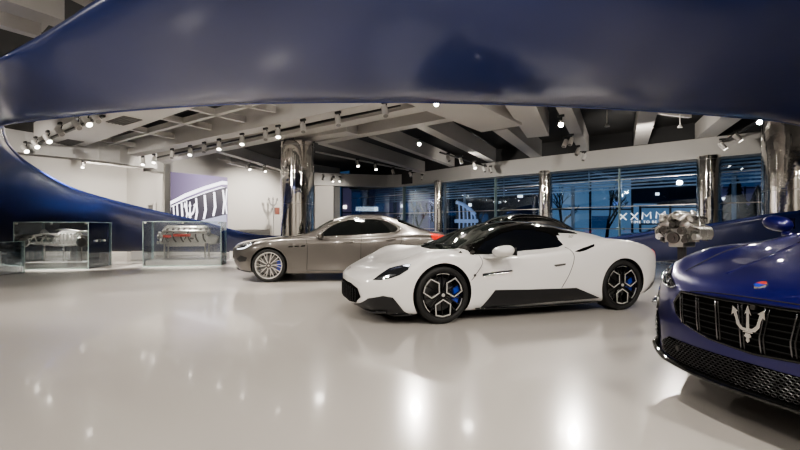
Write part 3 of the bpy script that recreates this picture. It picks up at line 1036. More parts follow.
# ------------------------------------------------------------------ dropped edge beam round the hall
pxs = [(-60, 140), (25, 153), (120, 163), (172, 174), (279, 184.4), (313, 185), (360, 186.3), (395, 186.8), (430, 183.7)]
bp = [atz(x, y, 3.44) for x, y in pxs]
r = wall_pt(20.9)
bp += [wall_pt(19, 0), wall_pt(13.5, 0), wall_pt(8.4, 0)]
for p in bp: p.z = 0
sm = catmull(bp[:9], 4) + bp[9:]
bm = bmesh.new()
inn, ou = [], []
for i, p in enumerate(sm):
    d = (sm[min(i + 1, len(sm) - 1)] - sm[max(i - 1, 0)]).normalized()
    n = Vector((-d.y, d.x, 0))
    if n.y < 0: n = -n
    row = [(p, 3.44), (p, 4.1), (p + n * .5, 4.1), (p + n * .5, 3.44)]
    inn.append([bm.verts.new((q.x, q.y, z)) for q, z in row])
for A, B in zip(inn, inn[1:]):
    for k in range(4):
        bm.faces.new((A[k], A[(k + 1) % 4], B[(k + 1) % 4], B[k]))
bm.faces.new(inn[0]); bm.faces.new(inn[-1][::-1])
struct('edge_beam', bm, M_trimw)
# thin bright lip under the beam
# ------------------------------------------------------------------ ceiling beams
def beam(pts, w, z0, h, name='ceiling_beam', m=M_beam):
    (x0, y0), (x1, y1) = pts
    a, b = atz(x0, y0, z0), atz(x1, y1, z0)
    d = (b - a).normalized()
    n = Vector((-d.y, d.x, 0)) * w / 2
    bm = bmesh.new()
    prism(bm, [((a + n).x, (a + n).y), ((b + n).x, (b + n).y), ((b - n).x, (b - n).y), ((a - n).x, (a - n).y)], z0, z0 + h)
    return struct(name, bm, m)


beam([(112, 160), (420, 97)], .42, 3.80, .7)
beam([(140, 166.5), (460, 101)], .42, 3.84, .6)
beam([(319, 143.5), (468, 116.5)], .35, 3.92, .5)
beam([(322, 144), (422, 172)], .32, 3.92, .5)
beam([(372, 137), (452, 166.5)], .26, 4.0, .5)
beam([(418, 125), (492, 162)], .34, 3.95, .55)
beam([(425, 96), (501, 129)], 1.15, 3.78, .75)
beam([(500, 130), (536, 157)], .42, 3.86, .6)
beam([(516, 98), (538, 137)], .62, 3.85, .7)
beam([(562, 104), (584, 151)], .34, 4.05, .55)
beam([(650, 105), (640.5, 145)], .42, 4.05, .55)
beam([(745, 108), (705, 138)], .55, 4.1, .5)
beam([(300, 141), (352, 133)], .5, 3.88, .4)
beam([(205, 148), (300, 176)], .3, 3.95, .4)
beam([(228, 163), (262, 172)], .25, 3.95, .4)
# wide pale soffit over the left end with two vents, and the cross bars beside it
beam([(60, 143), (165, 100)], 1.25, 3.80, .5, 'ceiling_panel')
for (x, y) in ((70, 142.5), (124, 121)):
    p = atz(x, y, 3.79)
    bm = bmesh.new()
    Rv = Matrix.Rotation(math.radians(-33), 3, 'Z')
    box(bm, (p.x, p.y, 3.795), (.95, .42, .02), Rv)
    for k in range(5):
        v = Rv @ Vector((0, -.16 + .08 * k, 0))
        box(bm, (p.x + v.x, p.y + v.y, 3.78), (.9, .02, .02), Rv)
    tag(link('ceiling_vent', bm, M_vent), 'grey slotted vent in the pale soffit, ' + ('nearer the blue ribbon edge' if x > 100 else 'the one lower down by the far end'), 'vent')
for a, b in (((60, 158), (262, 103)),):
    beam([a, b], .12, 4.0, .16)
for a, b in (((158, 118.5), (212, 130.5)), ((186, 108.5), (250, 124)), ((122, 128.5), (180, 140)), ((95, 140), (150, 150.5)), ((225, 102), (275, 113))):
    beam([a, b], .12, 4.0, .16)
beam([(85, 163), (170, 172)], .18, 3.7, .16)
# upper left corner above the ribbon
beam([(-30, -6), (60, 24)], .35, 4.05, .4)
beam([(-30, 18), (40, 38)], .16, 4.05, .3)
beam([(60, -12), (95, 6)], .3, 4.05, .3)
for k in range(6):
    beam([(-8 + 11 * k, 2 + 3.4 * k), (-18 + 11 * k, 14 + 3.4 * k)], .13, 4.25, .2)
beam([(690, 118), (560, 102)], .1, 4.4, .1)

# ------------------------------------------------------------------ window wall
zt = 3.55
Ys = [24.66, 21.9, 20.2, 18.4, 16.9, 15.1, 13.4, 11.6, 9.9, 8.4]
for i, (Y0, Y1) in enumerate(zip(Ys, Ys[1:])):
    a, b = wall_pt(Y0, .75), wall_pt(Y1, .75)
    bm = bmesh.new()
    wall_box(bm, a, b, .02, zt, .015, WN)
    w = struct('window_%d' % (i + 1), bm, M_window)
    bm = bmesh.new()
    for z, t in ((1.98, .03), (1.13, .03), (.04, .08), (zt - .05, .1), (3.0, .02)):
        wall_box(bm, a, b, z - t / 2, z + t / 2, -.03, WN)
    link('window_rail', bm, M_steel, w)
    bm = bmesh.new()
    wall_box(bm, b, b - WD * -.03, 0, zt, -.22, WN)
    for z in (1.98, 1.13, 3.0):
        for s in (-.10, .10):
            box(bm, b + WD * s - WN * .03 + Vector((0, 0, z)), (.07, .07, .07), Matrix.Rotation(math.radians(-40), 3, 'Z'))
    link('window_fin', bm, M_steel if i % 2 else M_glassedge, w)
bm = bmesh.new()
wall_box(bm, wall_pt(24.6, .5), wall_pt(8.4, .5), zt, 4.75, .4, WN)
struct('trim_1', bm, M_dark)


def column(c, rad, z1, label, seams=True):
    bm = bmesh.new()
    cyl(bm, (c.x, c.y, 0), (c.x, c.y, z1), rad, n=64)
    o = link('chrome_column', bm, M_chrome, None, True, 40)
    tag(o, label, 'column', None, 'structure')
    bm = bmesh.new()
    for z in (z1 * .5, z1 - .12, .1):
        cyl(bm, (c.x, c.y, z - .006), (c.x, c.y, z + .006), rad + .004, n=64)
    cyl(bm, (c.x, c.y, 0), (c.x, c.y, .07), rad + .02, n=64)
    s = link('column_band', bm, M_steel, o, True, 40)
    return o


column(at(297.5, 229, 12.6), .50, 3.75, 'fat mirror-polished steel column rising behind the grey saloon')
column(wall_pt(20.2, .1), .235, 3.5, 'slim polished steel column nearest the far left end of the windows')
column(wall_pt(16.8, .1), .27, 3.5, 'polished steel column in front of the windows directly behind the white sports car')
column(wall_pt(13.35, .1), .33, 3.5, 'polished steel column in front of the windows beside the engine on a stand')
column(at(797, 229, 9.4), .62, 4.0, 'large polished steel column at the right edge above the blue car')

# ------------------------------------------------------------------ blue ribbon sculpture
inner = [atz(-15, 126, 2.98), atz(20, 121, 2.95), atz(80, 114, 2.92), atz(150, 107.5, 2.9), atz(225, 103, 2.9), atz(300, 101, 2.9), atz(370, 100.5, 2.9), atz(440, 101, 2.9),
         atz(550, 104.5, 2.9), atz(640, 109, 2.9), atz(720, 114.5, 2.9), atz(800, 124, 2.85)]
outer = [at(-70, 100, 4.9), at(0, 58, 5.3), at(60, 23, 4.9), at(100, -3, 4.6), at(200, -60, 4.0), at(300, -75, 3.8), at(380, -80, 3.7), at(460, -80, 3.7),
         at(560, -70, 3.8), at(660, -55, 3.9), at(760, -40, 4.0), at(860, -20, 4.1)]
# round the right-hand end, outside the picture, back along the windows
inner += [Vector((8.4, 7.35, 2.55)), Vector((8.9, 7.75, 2.0)), at(800, 213, 8.0) + Vector((.5, .2, .1)), at(765, 216, 8.2), at(704, 226, 8.8), at(661, 231, 9.3), at(605, 239, 10.0),
          Vector((3.0, 10.75, .80)), Vector((1.0, 11.6, .78)), Vector((-1.0, 12.75, .80)), Vector((-3.0, 14.0, .85)), at(264, 236, 14.4),
          at(235, 231, 14.5), at(200, 221.5, 14.2), at(150, 210, 13.7), at(110, 200, 12.9), at(70, 187.5, 12.0), at(30, 165, 11.0), at(10, 147, 9.9), at(3, 133, 8.6), at(1, 126, 7.8)]
outer += [Vector((10.4, 5.4, 2.9)), Vector((10.9, 6.6, 1.9)), Vector((9.6, 7.7, .85)), Vector((7.6, 8.5, .62)), Vector((6.75, 9.0, .5)), Vector((6.0, 9.45, .38)), Vector((5.0, 10.15, .3)),
          Vector((3.1, 10.95, .25)), Vector((1.1, 11.8, .25)), Vector((-.9, 12.95, .25)), Vector((-2.95, 14.3, .25)), Vector((-4.6, 15.0, .25)),
          Vector((-6.1, 15.3, .26)), Vector((-7.6, 15.3, .28)), Vector((-9.3, 15.2, .3)), Vector((-10.9, 15.0, .32)), Vector((-12.6, 14.4, .35)), Vector((-13.6, 12.8, .45)), Vector((-13.3, 10.6, .8)), Vector((-12.2, 8.6, 1.4)), Vector((-10.3, 6.9, 2.2))]
I = catmull(inner, 5, True)
O = catmull(outer, 5, True)
bm = bmesh.new()
rings = []
N = len(I)
K = 28
for i in range(N):
    a, b = I[i], O[i]
    t = (I[(i + 1) % N] - I[i - 1]).normalized()
    w = b - a
    nrm = t.cross(w).normalized()
    L = w.length
    th = min(.34, .10 + .10 * L)
    ring = []
    for k in range(K):
        u = 2 * PI * k / K
        c, s = math.cos(u), math.sin(u)
        # superellipse: flat band with rounded edges
        q = math.copysign(abs(c) ** .75, c)
        ring.append(bm.verts.new(a + w * (.5 - .5 * q) + nrm * th * .5 * math.copysign(abs(s) ** .9, s)))
    rings.append(ring)
for i in range(N):
    A, B = rings[i], rings[(i + 1) % N]
    for k in range(K):
        bm.faces.new((A[k], A[(k + 1) % K], B[(k + 1) % K], B[k]))
rib = link('ribbon_sculpture', bm, M_ring, None, True)
tag(rib, 'huge dark blue ribbon loop sweeping overhead and down behind the cars', 'sculpture')
bm = bmesh.new()
tube(bm, [I[i] for i in range(N)], .035, 8, closed=True)
link('ribbon_edge_tube', bm, M_ringedge, rib, True)
# seat blocks the ribbon stands on
bm = bmesh.new()
for px, Y in ((139, 15.1),):
    p = at(px, 255, Y)
    box(bm, (p.x, p.y, .15), (.4, .3, .34), None, .01)
link('support_foot', bm, M_plinth, rib)
for p in (Vector((3.1, 10.95, 0)), Vector((-.9, 12.95, 0)), Vector((-11.6, 14.8, 0)), Vector((6.75, 9.0, 0)), Vector((-6.1, 15.3, 0))):
    bm = bmesh.new()
    box(bm, (p.x, p.y, .16), (.4, .3, .32), None, .01)
    link('support_foot', bm, M_plinth, rib)

# ------------------------------------------------------------------ engines and display cases
def engine_parts(root, L, red=False, dark=M_darkalu, z=0.):
    rnd = random.Random(3 if red else 5)
    bm = bmesh.new()
    box(bm, (0, 0, z + .17), (L * .72, .34, .26), None, .02)
    box(bm, (0, 0, z + .02), (L * .60, .26, .14), None, .02)
    for k in range(7):
        box(bm, (-L * .3 + k * L * .1, 0, z + .16), (.02, .37, .24), None, .004)
    link('engine_block', bm, M_steel, root, True, 30)
    for s in (-1, 1):
        bm = bmesh.new()
        R = Matrix.Rotation(s * -.6, 3, 'X')
        box(bm, (0, s * .17, z + .36), (L * .70, .17, .15), R, .015)
        hd = link('cylinder_head', bm, M_alu, root, True, 30)
        bm = bmesh.new()
        box(bm, (0, s * .235, z + .45), (L * .66, .13, .07), R, .02)
        for k in range(8):
            box(bm, (-L * .29 + k * L * .083, s * .25, z + .485), (.03, .10, .02), R, .004)
        vc = link('valve_cover', bm, M_alu, hd, True, 30)
        bm = bmesh.new()
        for k in range(8):
            box(bm, (-L * .25 + k * L * .083, s * .27, z + .485), (L * .035, .07, .03), R, .004)
        box(bm, (0, s * .255, z + .40), (L * .68, .03, .022), R)
        link('coil_rail', bm, M_darkalu, vc)
        bm = bmesh.new()
        for k in range(6):
            x = -L * .28 + k * L * .112
            tube(bm, catmull([(x, s * .22, z + .34), (x + .02, s * .36, z + .30), (x + .05, s * .38, z + .18), (x + .09, s * .33, z + .10)], 4), .022, 8)
        link('exhaust_manifold', bm, M_steel if not red else dark, root, True)
    if red:
        for s in (-1, 1):
            for x0, ln, zz in ((-.02, .26, .30), (-.24, .12, .27)):
                bm = bmesh.new()
                box(bm, (L * x0, s * .40, z + zz), (L * ln, .04, .085), None, .012)
                link('red_cover', bm, M_redplain, root, True, 30)
    bm = bmesh.new()
    tube(bm, [(-L * .33, 0, z + .50), (-L * .30, 0, z + .53), (L * .28, 0, z + .53), (L * .33, 0, z + .50)], [.05, .075, .075, .05], 12)
    for k in range(6):
        x = -L * .28 + k * L * .112
        for s in (-1, 1):
            tube(bm, catmull([(x, 0, z + .54), (x, s * .10, z + .54), (x, s * .15, z + .44)], 4), .024, 8)
    link('intake_manifold', bm, M_alu, root, True)
    for (dx, y, zz, r) in ((-.37, 0, .12, .10), (-.39, -.15, .25, .07), (-.39, .15, .27, .065), (-.40, 0, .36, .055), (-.39, -.2, .08, .05)):
        bm = bmesh.new()
        cyl(bm, (L * dx, y, z + zz), (L * dx - .05, y, z + zz), r, n=24)
        cyl(bm, (L * dx - .05, y, z + zz), (L * dx - .065, y, z + zz), r * .4, n=16)
        link('pulley', bm, M_steel if red else M_darkalu, root, True, 40)
    bm = bmesh.new()
    cyl(bm, (L * .36, 0, z + .17), (L * .50, 0, z + .15), .19, .11, 24)
    link('bell_housing', bm, M_steel if red else M_alu, root, True, 40)
    bm = bmesh.new()
    for k in range(10):
        x = rnd.uniform(-.36, .34) * L
        y = rnd.choice((-1, 1)) * rnd.uniform(.12, .3)
        zz = z + rnd.uniform(.05, .5)
        box(bm, (x, y, zz), (rnd.uniform(.05, .13), rnd.uniform(.05, .1), rnd.uniform(.04, .1)), Matrix.Rotation(rnd.uniform(-.4, .4), 3, 'Y'), .008)
    link('engine_ancillaries', bm, dark, root, True, 30)
    for k in range(9):
        bm = bmesh.new()
        x = rnd.uniform(-.34, .2) * L
        y = rnd.choice((-1, 1)) * rnd.uniform(.2, .32)
        tube(bm, catmull([(x, y, z + rnd.uniform(.1, .3)), (x + .06, y * 1.15, z + rnd.uniform(.2, .4)), (x + .15, y, z + rnd.uniform(.3, .5)), (x + .2, y * .5, z + rnd.uniform(.4, .55))], 4), .012, 6)
        link('hose', bm, M_satin if red or k % 2 else M_steel, root, True)


def display_case(loc, rz, w, d, h, label, group=None, base=.17, gm=None):
    root = empty('display_case', loc, rz, label, 'display case', group)
    bm = bmesh.new()
    box(bm, (0, 0, base / 2 + .01), (w - .10, d - .10, base), None, .008)
    link('plinth', bm, M_plinth, root)
    t = .014
    for nm, c, s in (('glass_panel', (0, -d / 2, h / 2), (w, t, h)), ('glass_panel', (0, d / 2, h / 2), (w, t, h)),
                     ('glass_panel', (-w / 2, 0, h / 2), (t, d - t, h)), ('glass_panel', (w / 2, 0, h / 2), (t, d - t, h)), ('glass_lid', (0, 0, h), (w, d, t))):
        bm = bmesh.new()
        box(bm, c, s)
        link(nm, bm, gm or M_glasscase, root)
    bm = bmesh.new()
    for sx in (-1, 1):
        for sy in (-1, 1):
            box(bm, (sx * w / 2, sy * d / 2, h / 2), (.016, .016, h))
    for sy in (-1, 1):
        box(bm, (0, sy * d / 2, h), (w, .014, .014))
        box(bm, (0, sy * d / 2, .015), (w, .02, .03))
    for sx in (-1, 1):
        box(bm, (sx * w / 2, 0, h), (.014, d, .014))
    link('glass_edge', bm, M_glassedge, root)
    for sx in (-1, 0, 1):
        bm = bmesh.new()
        box(bm, (sx * (w / 2 - .06), -d / 2, h - .04), (.05, .04, .05), None, .005)
        link('corner_clamp', bm, M_steel, root)
    return root


# right case: long engine with red covers on four steel posts
cA, cB = at(143, 229, 12.1), at(221, 229, 12.6)
rz = math.atan2(cB.y - cA.y, cB.x - cA.x)
wd = (cB - cA).length
ctr = (cA + cB) / 2 + Vector((-math.sin(rz), math.cos(rz), 0)) * .45
display_case((ctr.x, ctr.y, 0), rz, wd, .9, 1.34, 'glass case on the floor left of the grey saloon, holding an engine with red covers',
             gm=glass_mat('clear_case_glass', (.97, .98, .98), .05))
eng = empty('engine_exhibit', (ctr.x, ctr.y, .18), rz, 'long silver engine with red covers standing on thin posts inside the glass case', 'engine')
engine_parts(eng, 1.85, True, z=.45)
for sx in (-1, 1):
    for k in (-.055, .055):
        bm = bmesh.new()
        cyl(bm, (sx * .58 + k, 0, .0), (sx * .58 + k, 0, .5), .022, n=14)
        link('support_post', bm, M_steel, eng, True, 40)

# left case: bare chassis with bright engine
cA, cB = at(15, 229, 11.2), at(87, 229, 11.5)
rz = math.radians(9)
wd = 1.84
ctr = (cA + cB) / 2 + Vector((-math.sin(rz), math.cos(rz), 0)) * .6
display_case((ctr.x, ctr.y, 0), rz, wd, 1.2, 1.31, 'wide glass case standing in front of the blue ribbon, holding a silver chassis')
ch = empty('chassis_exhibit', (ctr.x, ctr.y, .18), rz, 'bright silver racing chassis and engine raised on posts inside the wide glass case', 'chassis')
bm = bmesh.new()
for s in (-1, 1):
    tube(bm, catmull([(-.95, s * .18, .55), (-.5, s * .25, .52), (0, s * .26, .47), (.5, s * .25, .50), (.95, s * .2, .6)], 5), .03, 8)
    tube(bm, catmull([(-.95, s * .14, .72), (-.4, s * .24, .80), (0, s * .25, .74)], 5), .02, 8)
    for x in (-.8, -.5, -.2, .1):
        tube(bm, [(x, s * .22, .53), (x + .12, s * .22, .76)], .014, 6)
        tube(bm, [(x + .24, s * .24, .51), (x + .12, s * .22, .76)], .014, 6)
for x in (-.9, -.4, .1, .6):
    tube(bm, [(x, -.24, .53), (x, .24, .53)], .02, 6)
link('tube_frame', bm, M_alu, ch, True)
for x in (-.72, .72):
    for s in (-1, 1):
        bm = bmesh.new()
        for dx in (-.1, .1):
            tube(bm, [(x + dx, s * .22, .55), (x, s * .52, .50)], .014, 6)
            tube(bm, [(x + dx, s * .22, .70), (x, s * .52, .64)], .014, 6)
        cyl(bm, (x, s * .50, .57), (x, s * .56, .57), .13, n=24)
        link('suspension', bm, M_steel if x < 0 else M_darkalu, ch, True, 40)
bm = bmesh.new()
box(bm, (.12, 0, .62), (.5, .32, .30), None, .03)
tube(bm, [(-.1, 0, .82), (.32, 0, .84)], .07, 10)
for k in range(5):
    for s in (-1, 1):
        tube(bm, catmull([(-.06 + k * .09, s * .08, .82), (-.06 + k * .09, s * .2, .80), (-.04 + k * .09, s * .24, .62)], 4), .022, 8)
for s in (-1, 1):
    cyl(bm, (-.16, s * .08, .62), (-.22, s * .08, .62), .07, n=18)
link('chassis_engine', bm, M_rimsilver, ch, True, 35)
bm = bmesh.new()
cyl(bm, (.38, 0, .60), (.62, 0, .60), .15, .11, 20)
cyl(bm, (.62, 0, .60), (.92, 0, .60), .07, .05, 16)
box(bm, (.55, 0, .70), (.2, .2, .12), None, .02)
link('gearbox', bm, M_darkalu, ch, True, 40)
bm = bmesh.new()
tube(bm, catmull([(-.2, -.1, .9), (.1, -.15, .93), (.5, -.1, .86), (.9, -.05, .9)], 5), .018, 8)
link('exhaust_pipe', bm, M_steel, ch, True)
bm = bmesh.new()
cyl(bm, (-.55, 0, .80), (-.50, 0, .83), .13, n=24)
link('steering_wheel', bm, M_dark, ch, True, 40)
for x in (-.55, -.05, .42):
    bm = bmesh.new()
    cyl(bm, (x, 0, 0), (x, 0, .5), .02, n=12)
    link('support_post', bm, M_steel, ch, True, 40)

# low case cut by the frame edge, with a slanted top panel
p = at(-22, 229, 10.1)
r3 = display_case((p.x, p.y, 0), math.radians(-4), 1.5, .9, .80, 'low glass case cut by the left edge, nearer than the wide chassis case')
bm = bmesh.new()
box(bm, (0, 0, .58), (1.0, .5, .04), Matrix.Rotation(.16, 3, 'Y'), .01)
for s in (-1, 1):
    for x in (-.4, .4):
        cyl(bm, (x, s * .18, .17), (x, s * .18, .56), .012, n=10)
link('model_shelf', bm, M_steel, r3, True, 40)
bm = bmesh.new()
cyl(bm, (.62, -.2, .19), (.62, -.2, .6), .02, n=12)
link('light_tube', bm, mat('case_light', (1, 1, 1), .3, emit=(1, .95, .88), estr=6), r3)

# engine on a black stand between the blue car and the windows
pe = at(682, 229, 7.6)
e2 = empty('engine_exhibit', (pe.x, pe.y, 0), math.radians(28), 'bright polished engine on a dark post, standing between the blue car and the window column', 'engine')
engine_parts(e2, .70, False, M_darkalu, z=.84)
bm = bmesh.new()
box(bm, (0, 0, .42), (.11, .11, .80), None, .01)
box(bm, (0, 0, .02), (.6, .5, .04), None, .01)
box(bm, (0, 0, .815), (.4, .24, .03), None, .01)
link('stand', bm, M_dark, e2)
for s in (-1, 1):
    bm = bmesh.new()
    tube(bm, catmull([(-.40, s * .15, 1.28), (-.28, s * .20, 1.37), (-.05, s * .20, 1.36), (.1, s * .12, 1.43), (.28, s * .08, 1.42)], 5), .035, 10)
    link('charge_pipe', bm, M_rimsilver, e2, True)
    for x0, x1, zz in ((-.2, -.1, .98), (.16, .06, 1.02), (-.02, .04, 1.12)):
        bm = bmesh.new()
        cyl(bm, (x0, s * .30, zz), (x1, s * .35, zz), .06, .045, n=18)
        link('turbocharger', bm, M_rimsilver, e2, True, 40)

# ------------------------------------------------------------------ video screen with close-up of a grille
def ray_plane(px, py, P0, n):
    d = Vector(((px - 400) / F, 1, -(py - HY) / F))
    t = (P0 - Vector((0, 0, CH))).dot(n) / d.dot(n)
    return Vector((0, 0, CH)) + d * t


sP = Vector((sA.x, sA.y, 0)) + Vector((.767, -.642, 0)) * .06
sN = Vector((.767, -.642, 0))
scr = empty('video_screen', (sP.x + .78, sP.y + .94, 0), 0, 'tall lit purple screen showing a chrome car grille, left of the white wall', 'screen')


def scr_poly(bm, pts, lift):
    vs = [bm.verts.new(ray_plane(x, y, sP, sN) + sN * lift - Vector(scr.location)) for x, y in pts]
    bm.faces.new(vs)


def scr_mat(name, c, s): return mat(name, (0, 0, 0), .4, emit=c, estr=s)


mbg = scr_mat('screen_purple', (.36, .29, .46), 1.0)
nt = mbg.node_tree
tc = nt.nodes.new('ShaderNodeTexCoord'); sx = nt.nodes.new('ShaderNodeSeparateXYZ'); cr = nt.nodes.new('ShaderNodeValToRGB'); mp = nt.nodes.new('ShaderNodeMapRange')
nt.links.new(tc.outputs['Object'], sx.inputs[0])
mp.inputs[1].default_value = -1.0; mp.inputs[2].default_value = 1.2
nt.links.new(sx.outputs['Y'], mp.inputs[0]); nt.links.new(mp.outputs[0], cr.inputs[0])
cr.color_ramp.elements[0].color = (.20, .16, .25, 1)
cr.color_ramp.elements[1].color = (.36, .29, .46, 1)
e_ = cr.color_ramp.elements.new(.45); e_.color = (.48, .38, .62, 1)
nt.links.new(cr.outputs[0], nt.nodes['Principled BSDF'].inputs['Emission Color'])
bm = bmesh.new()
q0, q1 = ray_plane(169.5, 200, sP, sN), ray_plane(227.5, 200, sP, sN)
vs = [Vector((q0.x, q0.y, .5)), Vector((q1.x, q1.y, .5)), Vector((q1.x, q1.y, 3.52)), Vector((q0.x, q0.y, 3.52))]
bm.faces.new([bm.verts.new(v - Vector(scr.location)) for v in vs])
link('screen_panel', bm, mbg, scr)
mw = scr_mat('screen_white', (.95, .92, 1.0), 2.4)
mg = scr_mat('screen_grey', (.085, .075, .10), 1.0)
ml = scr_mat('screen_pale', (.62, .62, .80), 1.0)
bm = bmesh.new()
scr_poly(bm, [(170, 205), (200, 195), (226.5, 187), (226.5, 215), (205, 220), (170, 226)], .01)
link('grille_picture', bm, mg, scr)
bm = bmesh.new()
scr_poly(bm, [(190, 223), (205, 219.5), (226, 214.5), (227, 229), (188, 229)], .014)
link('bumper_picture', bm, ml, scr)
bm = bmesh.new()
scr_poly(bm, [(169.2, 202), (185, 193.5), (205, 186), (222, 181), (227, 181.5), (227.3, 184.5), (222, 184.5), (205, 189.5), (186, 197), (169.5, 205)], .02)
scr_poly(bm, [(171, 206), (187, 198.8), (205, 192), (221, 187), (225, 187.5), (221, 188), (205, 193), (187, 200), (171, 207)], .02)
scr_poly(bm, [(169, 206), (170.5, 204), (170, 220), (168.8, 220)], .02)
for x, y0, y1, w in ((173, 206, 219, 1.6), (176.5, 204.5, 221, 1.8), (181, 203, 221.5, 2.2), (186, 201, 221, 1.5), (195.5, 198, 221, 2.4), (204, 195, 219, 2.8), (213.5, 192, 216, 2.8)):
    scr_poly(bm, [(x - w * .2, y0), (x + w * .5, y0), (x + w * .95, (y0 + y1) / 2 + 3), (x + w * .2, y1), (x - w * .5, y1), (x + w * .1, (y0 + y1) / 2 + 3)], .02)
scr_poly(bm, [(222, 190), (223.5, 190), (225, 202), (223.5, 214), (222, 214), (223.2, 202)], .02)
scr_poly(bm, [(226, 189), (227, 189), (226, 204), (227, 214), (226, 214), (224.8, 204)], .02)
link('chrome_picture', bm, mw, scr)
o = link('emblem_picture', trident_bm(.85, .01), mw, scr)
o.scale = (.75, 1, 1)
o.location = ray_plane(189.7, 211, sP, sN) + sN * .03 - Vector(scr.location)
o.rotation_euler = (0, 0, math.atan2(.767, .642))

# trident outline sign with a little red-brown box under it
pt = at(273, 203, 20.3)
sg = empty('trident_sign', pt, 0, 'small dark trident sign on the white wall left of the fat column', 'sign')
o = link('sign_emblem', trident_bm(.66, .03), M_vent, sg)
o.rotation_euler = (0, 0, math.radians(40))
bm = bmesh.new()
tube(bm, [(0, .05, -.33), (.02, .05, -1.0), (.02, .05, -3.0 + .14)], .02, 8)
link('sign_pole', bm, M_steel, sg)
p = at(277, 211, 20.0)
bm = bmesh.new()
box(bm, (0, 0, 0), (.22, .16, .34), Matrix.Rotation(math.radians(40), 3, 'Z'), .02)
o = link('wall_alarm', bm, mat('alarm_brown', (.16, .06, .045), .5)); o.location = p
tag(o, 'small red-brown box under the trident sign on the white wall', 'alarm')
bm = bmesh.new()
cyl(bm, (0, -.0, 0), (0, 0, -.1), .05, n=12)
o.parent = None
# low pale counter and panels along the white wall
p = at(250, 229, 17.6)
bm = bmesh.new()
box(bm, (0, 0, .55), (1.6, .5, 1.1), None, .01)
o = link('counter', bm, M_plinth); o.location = (p.x, p.y, 0); o.rotation_euler = (0, 0, math.radians(50))
tag(o, 'pale low counter against the white wall behind the nose of the grey saloon', 'counter')

# ------------------------------------------------------------------ letters on the window
glz = wall_pt(16, .74)
WNn = WN


def glass_pt(px, py): return ray_plane(px, py, Vector((glz.x, glz.y, 0)), WNn)


M_letter = mat('letter_white', (.9, .9, .9), .5, emit=(.85, .9, 1), estr=.9)
lt = empty('window_lettering', glass_pt(642, 217) - WNn * .02, 0, 'white letters XXMM with a small line of text on the window glass', 'lettering')


def stroke(bm, pts):
    q = [glass_pt(*p) - WNn * .03 - Vector(lt.location) for p in pts]
    tube(bm, q, .020, 6)


for name, strokes in (('letter_x', [[(619.5, 213.5), (626.5, 220)], [(619, 220.5), (626.8, 213.2)]]),
                      ('letter_x', [[(631, 213.2), (637.8, 219.6)], [(631, 219.8), (638, 212.8)]]),
                      ('letter_m', [[(642.3, 219.3), (643, 212.6), (646.7, 216.3), (650.6, 212.1), (651, 218.6)]]),
                      ('letter_m', [[(656.2, 218.4), (656.8, 211.9), (660.8, 215.8), (665, 211.3), (665.6, 217.8)]])):
    bm = bmesh.new()
    for s in strokes: stroke(bm, s)
    link(name, bm, M_letter, lt)
cu = bpy.data.curves.new('small_text', 'FONT')
cu.body = 'TIME TO BE'
cu.size = .135
cu.extrude = .004
cu.space_character = 1.25
to = bpy.data.objects.new('small_text', cu)
COL.objects.link(to)
bpy.context.view_layer.update()
tm = bpy.data.meshes.new_from_object(to.evaluated_get(bpy.context.evaluated_depsgraph_get()))
bpy.data.objects.remove(to)
to = bpy.data.objects.new('small_text', tm)
COL.objects.link(to)
to.data.materials.append(M_letter)
to.parent = lt
a = glass_pt(630.8, 223.3) - WNn * .03
to.location = a - Vector(lt.location)
to.rotation_euler = (PI / 2, 0, math.atan2(-.642, .767))

# ------------------------------------------------------------------ spotlights
def spot(px, py, z, lit, label, aim=None, big=1., lampm=None, group=None):
    p = atz(px, py, z)
    root = empty('track_spotlight', p, 0, label, 'spotlight', group)
    aim = Vector(aim if aim else (.35, -.35, -1)).normalized()
    s = big * .82
    bm = bmesh.new()
    cyl(bm, -aim * .12 * s, aim * .12 * s, .068 * s, n=18)
    link('lamp_housing', bm, M_spot, root, True, 40)
    bm = bmesh.new()
    cyl(bm, aim * .121 * s, aim * .126 * s, .056 * s, n=18)
    link('lamp_lens', bm, (lampm or M_lamp) if lit else M_off, root)
    bm = bmesh.new()
    top = Vector((0, 0, .2 * s))
    tube(bm, [Vector((0, 0, .02)), Vector((.03, .03, .16 * s)), top], .014, 6)
    box(bm, top, (.16 * s, .05, .05), Matrix.Rotation(math.radians(-33), 3, 'Z'))
    link('mounting_arm', bm, M_spotd, root)
    return root


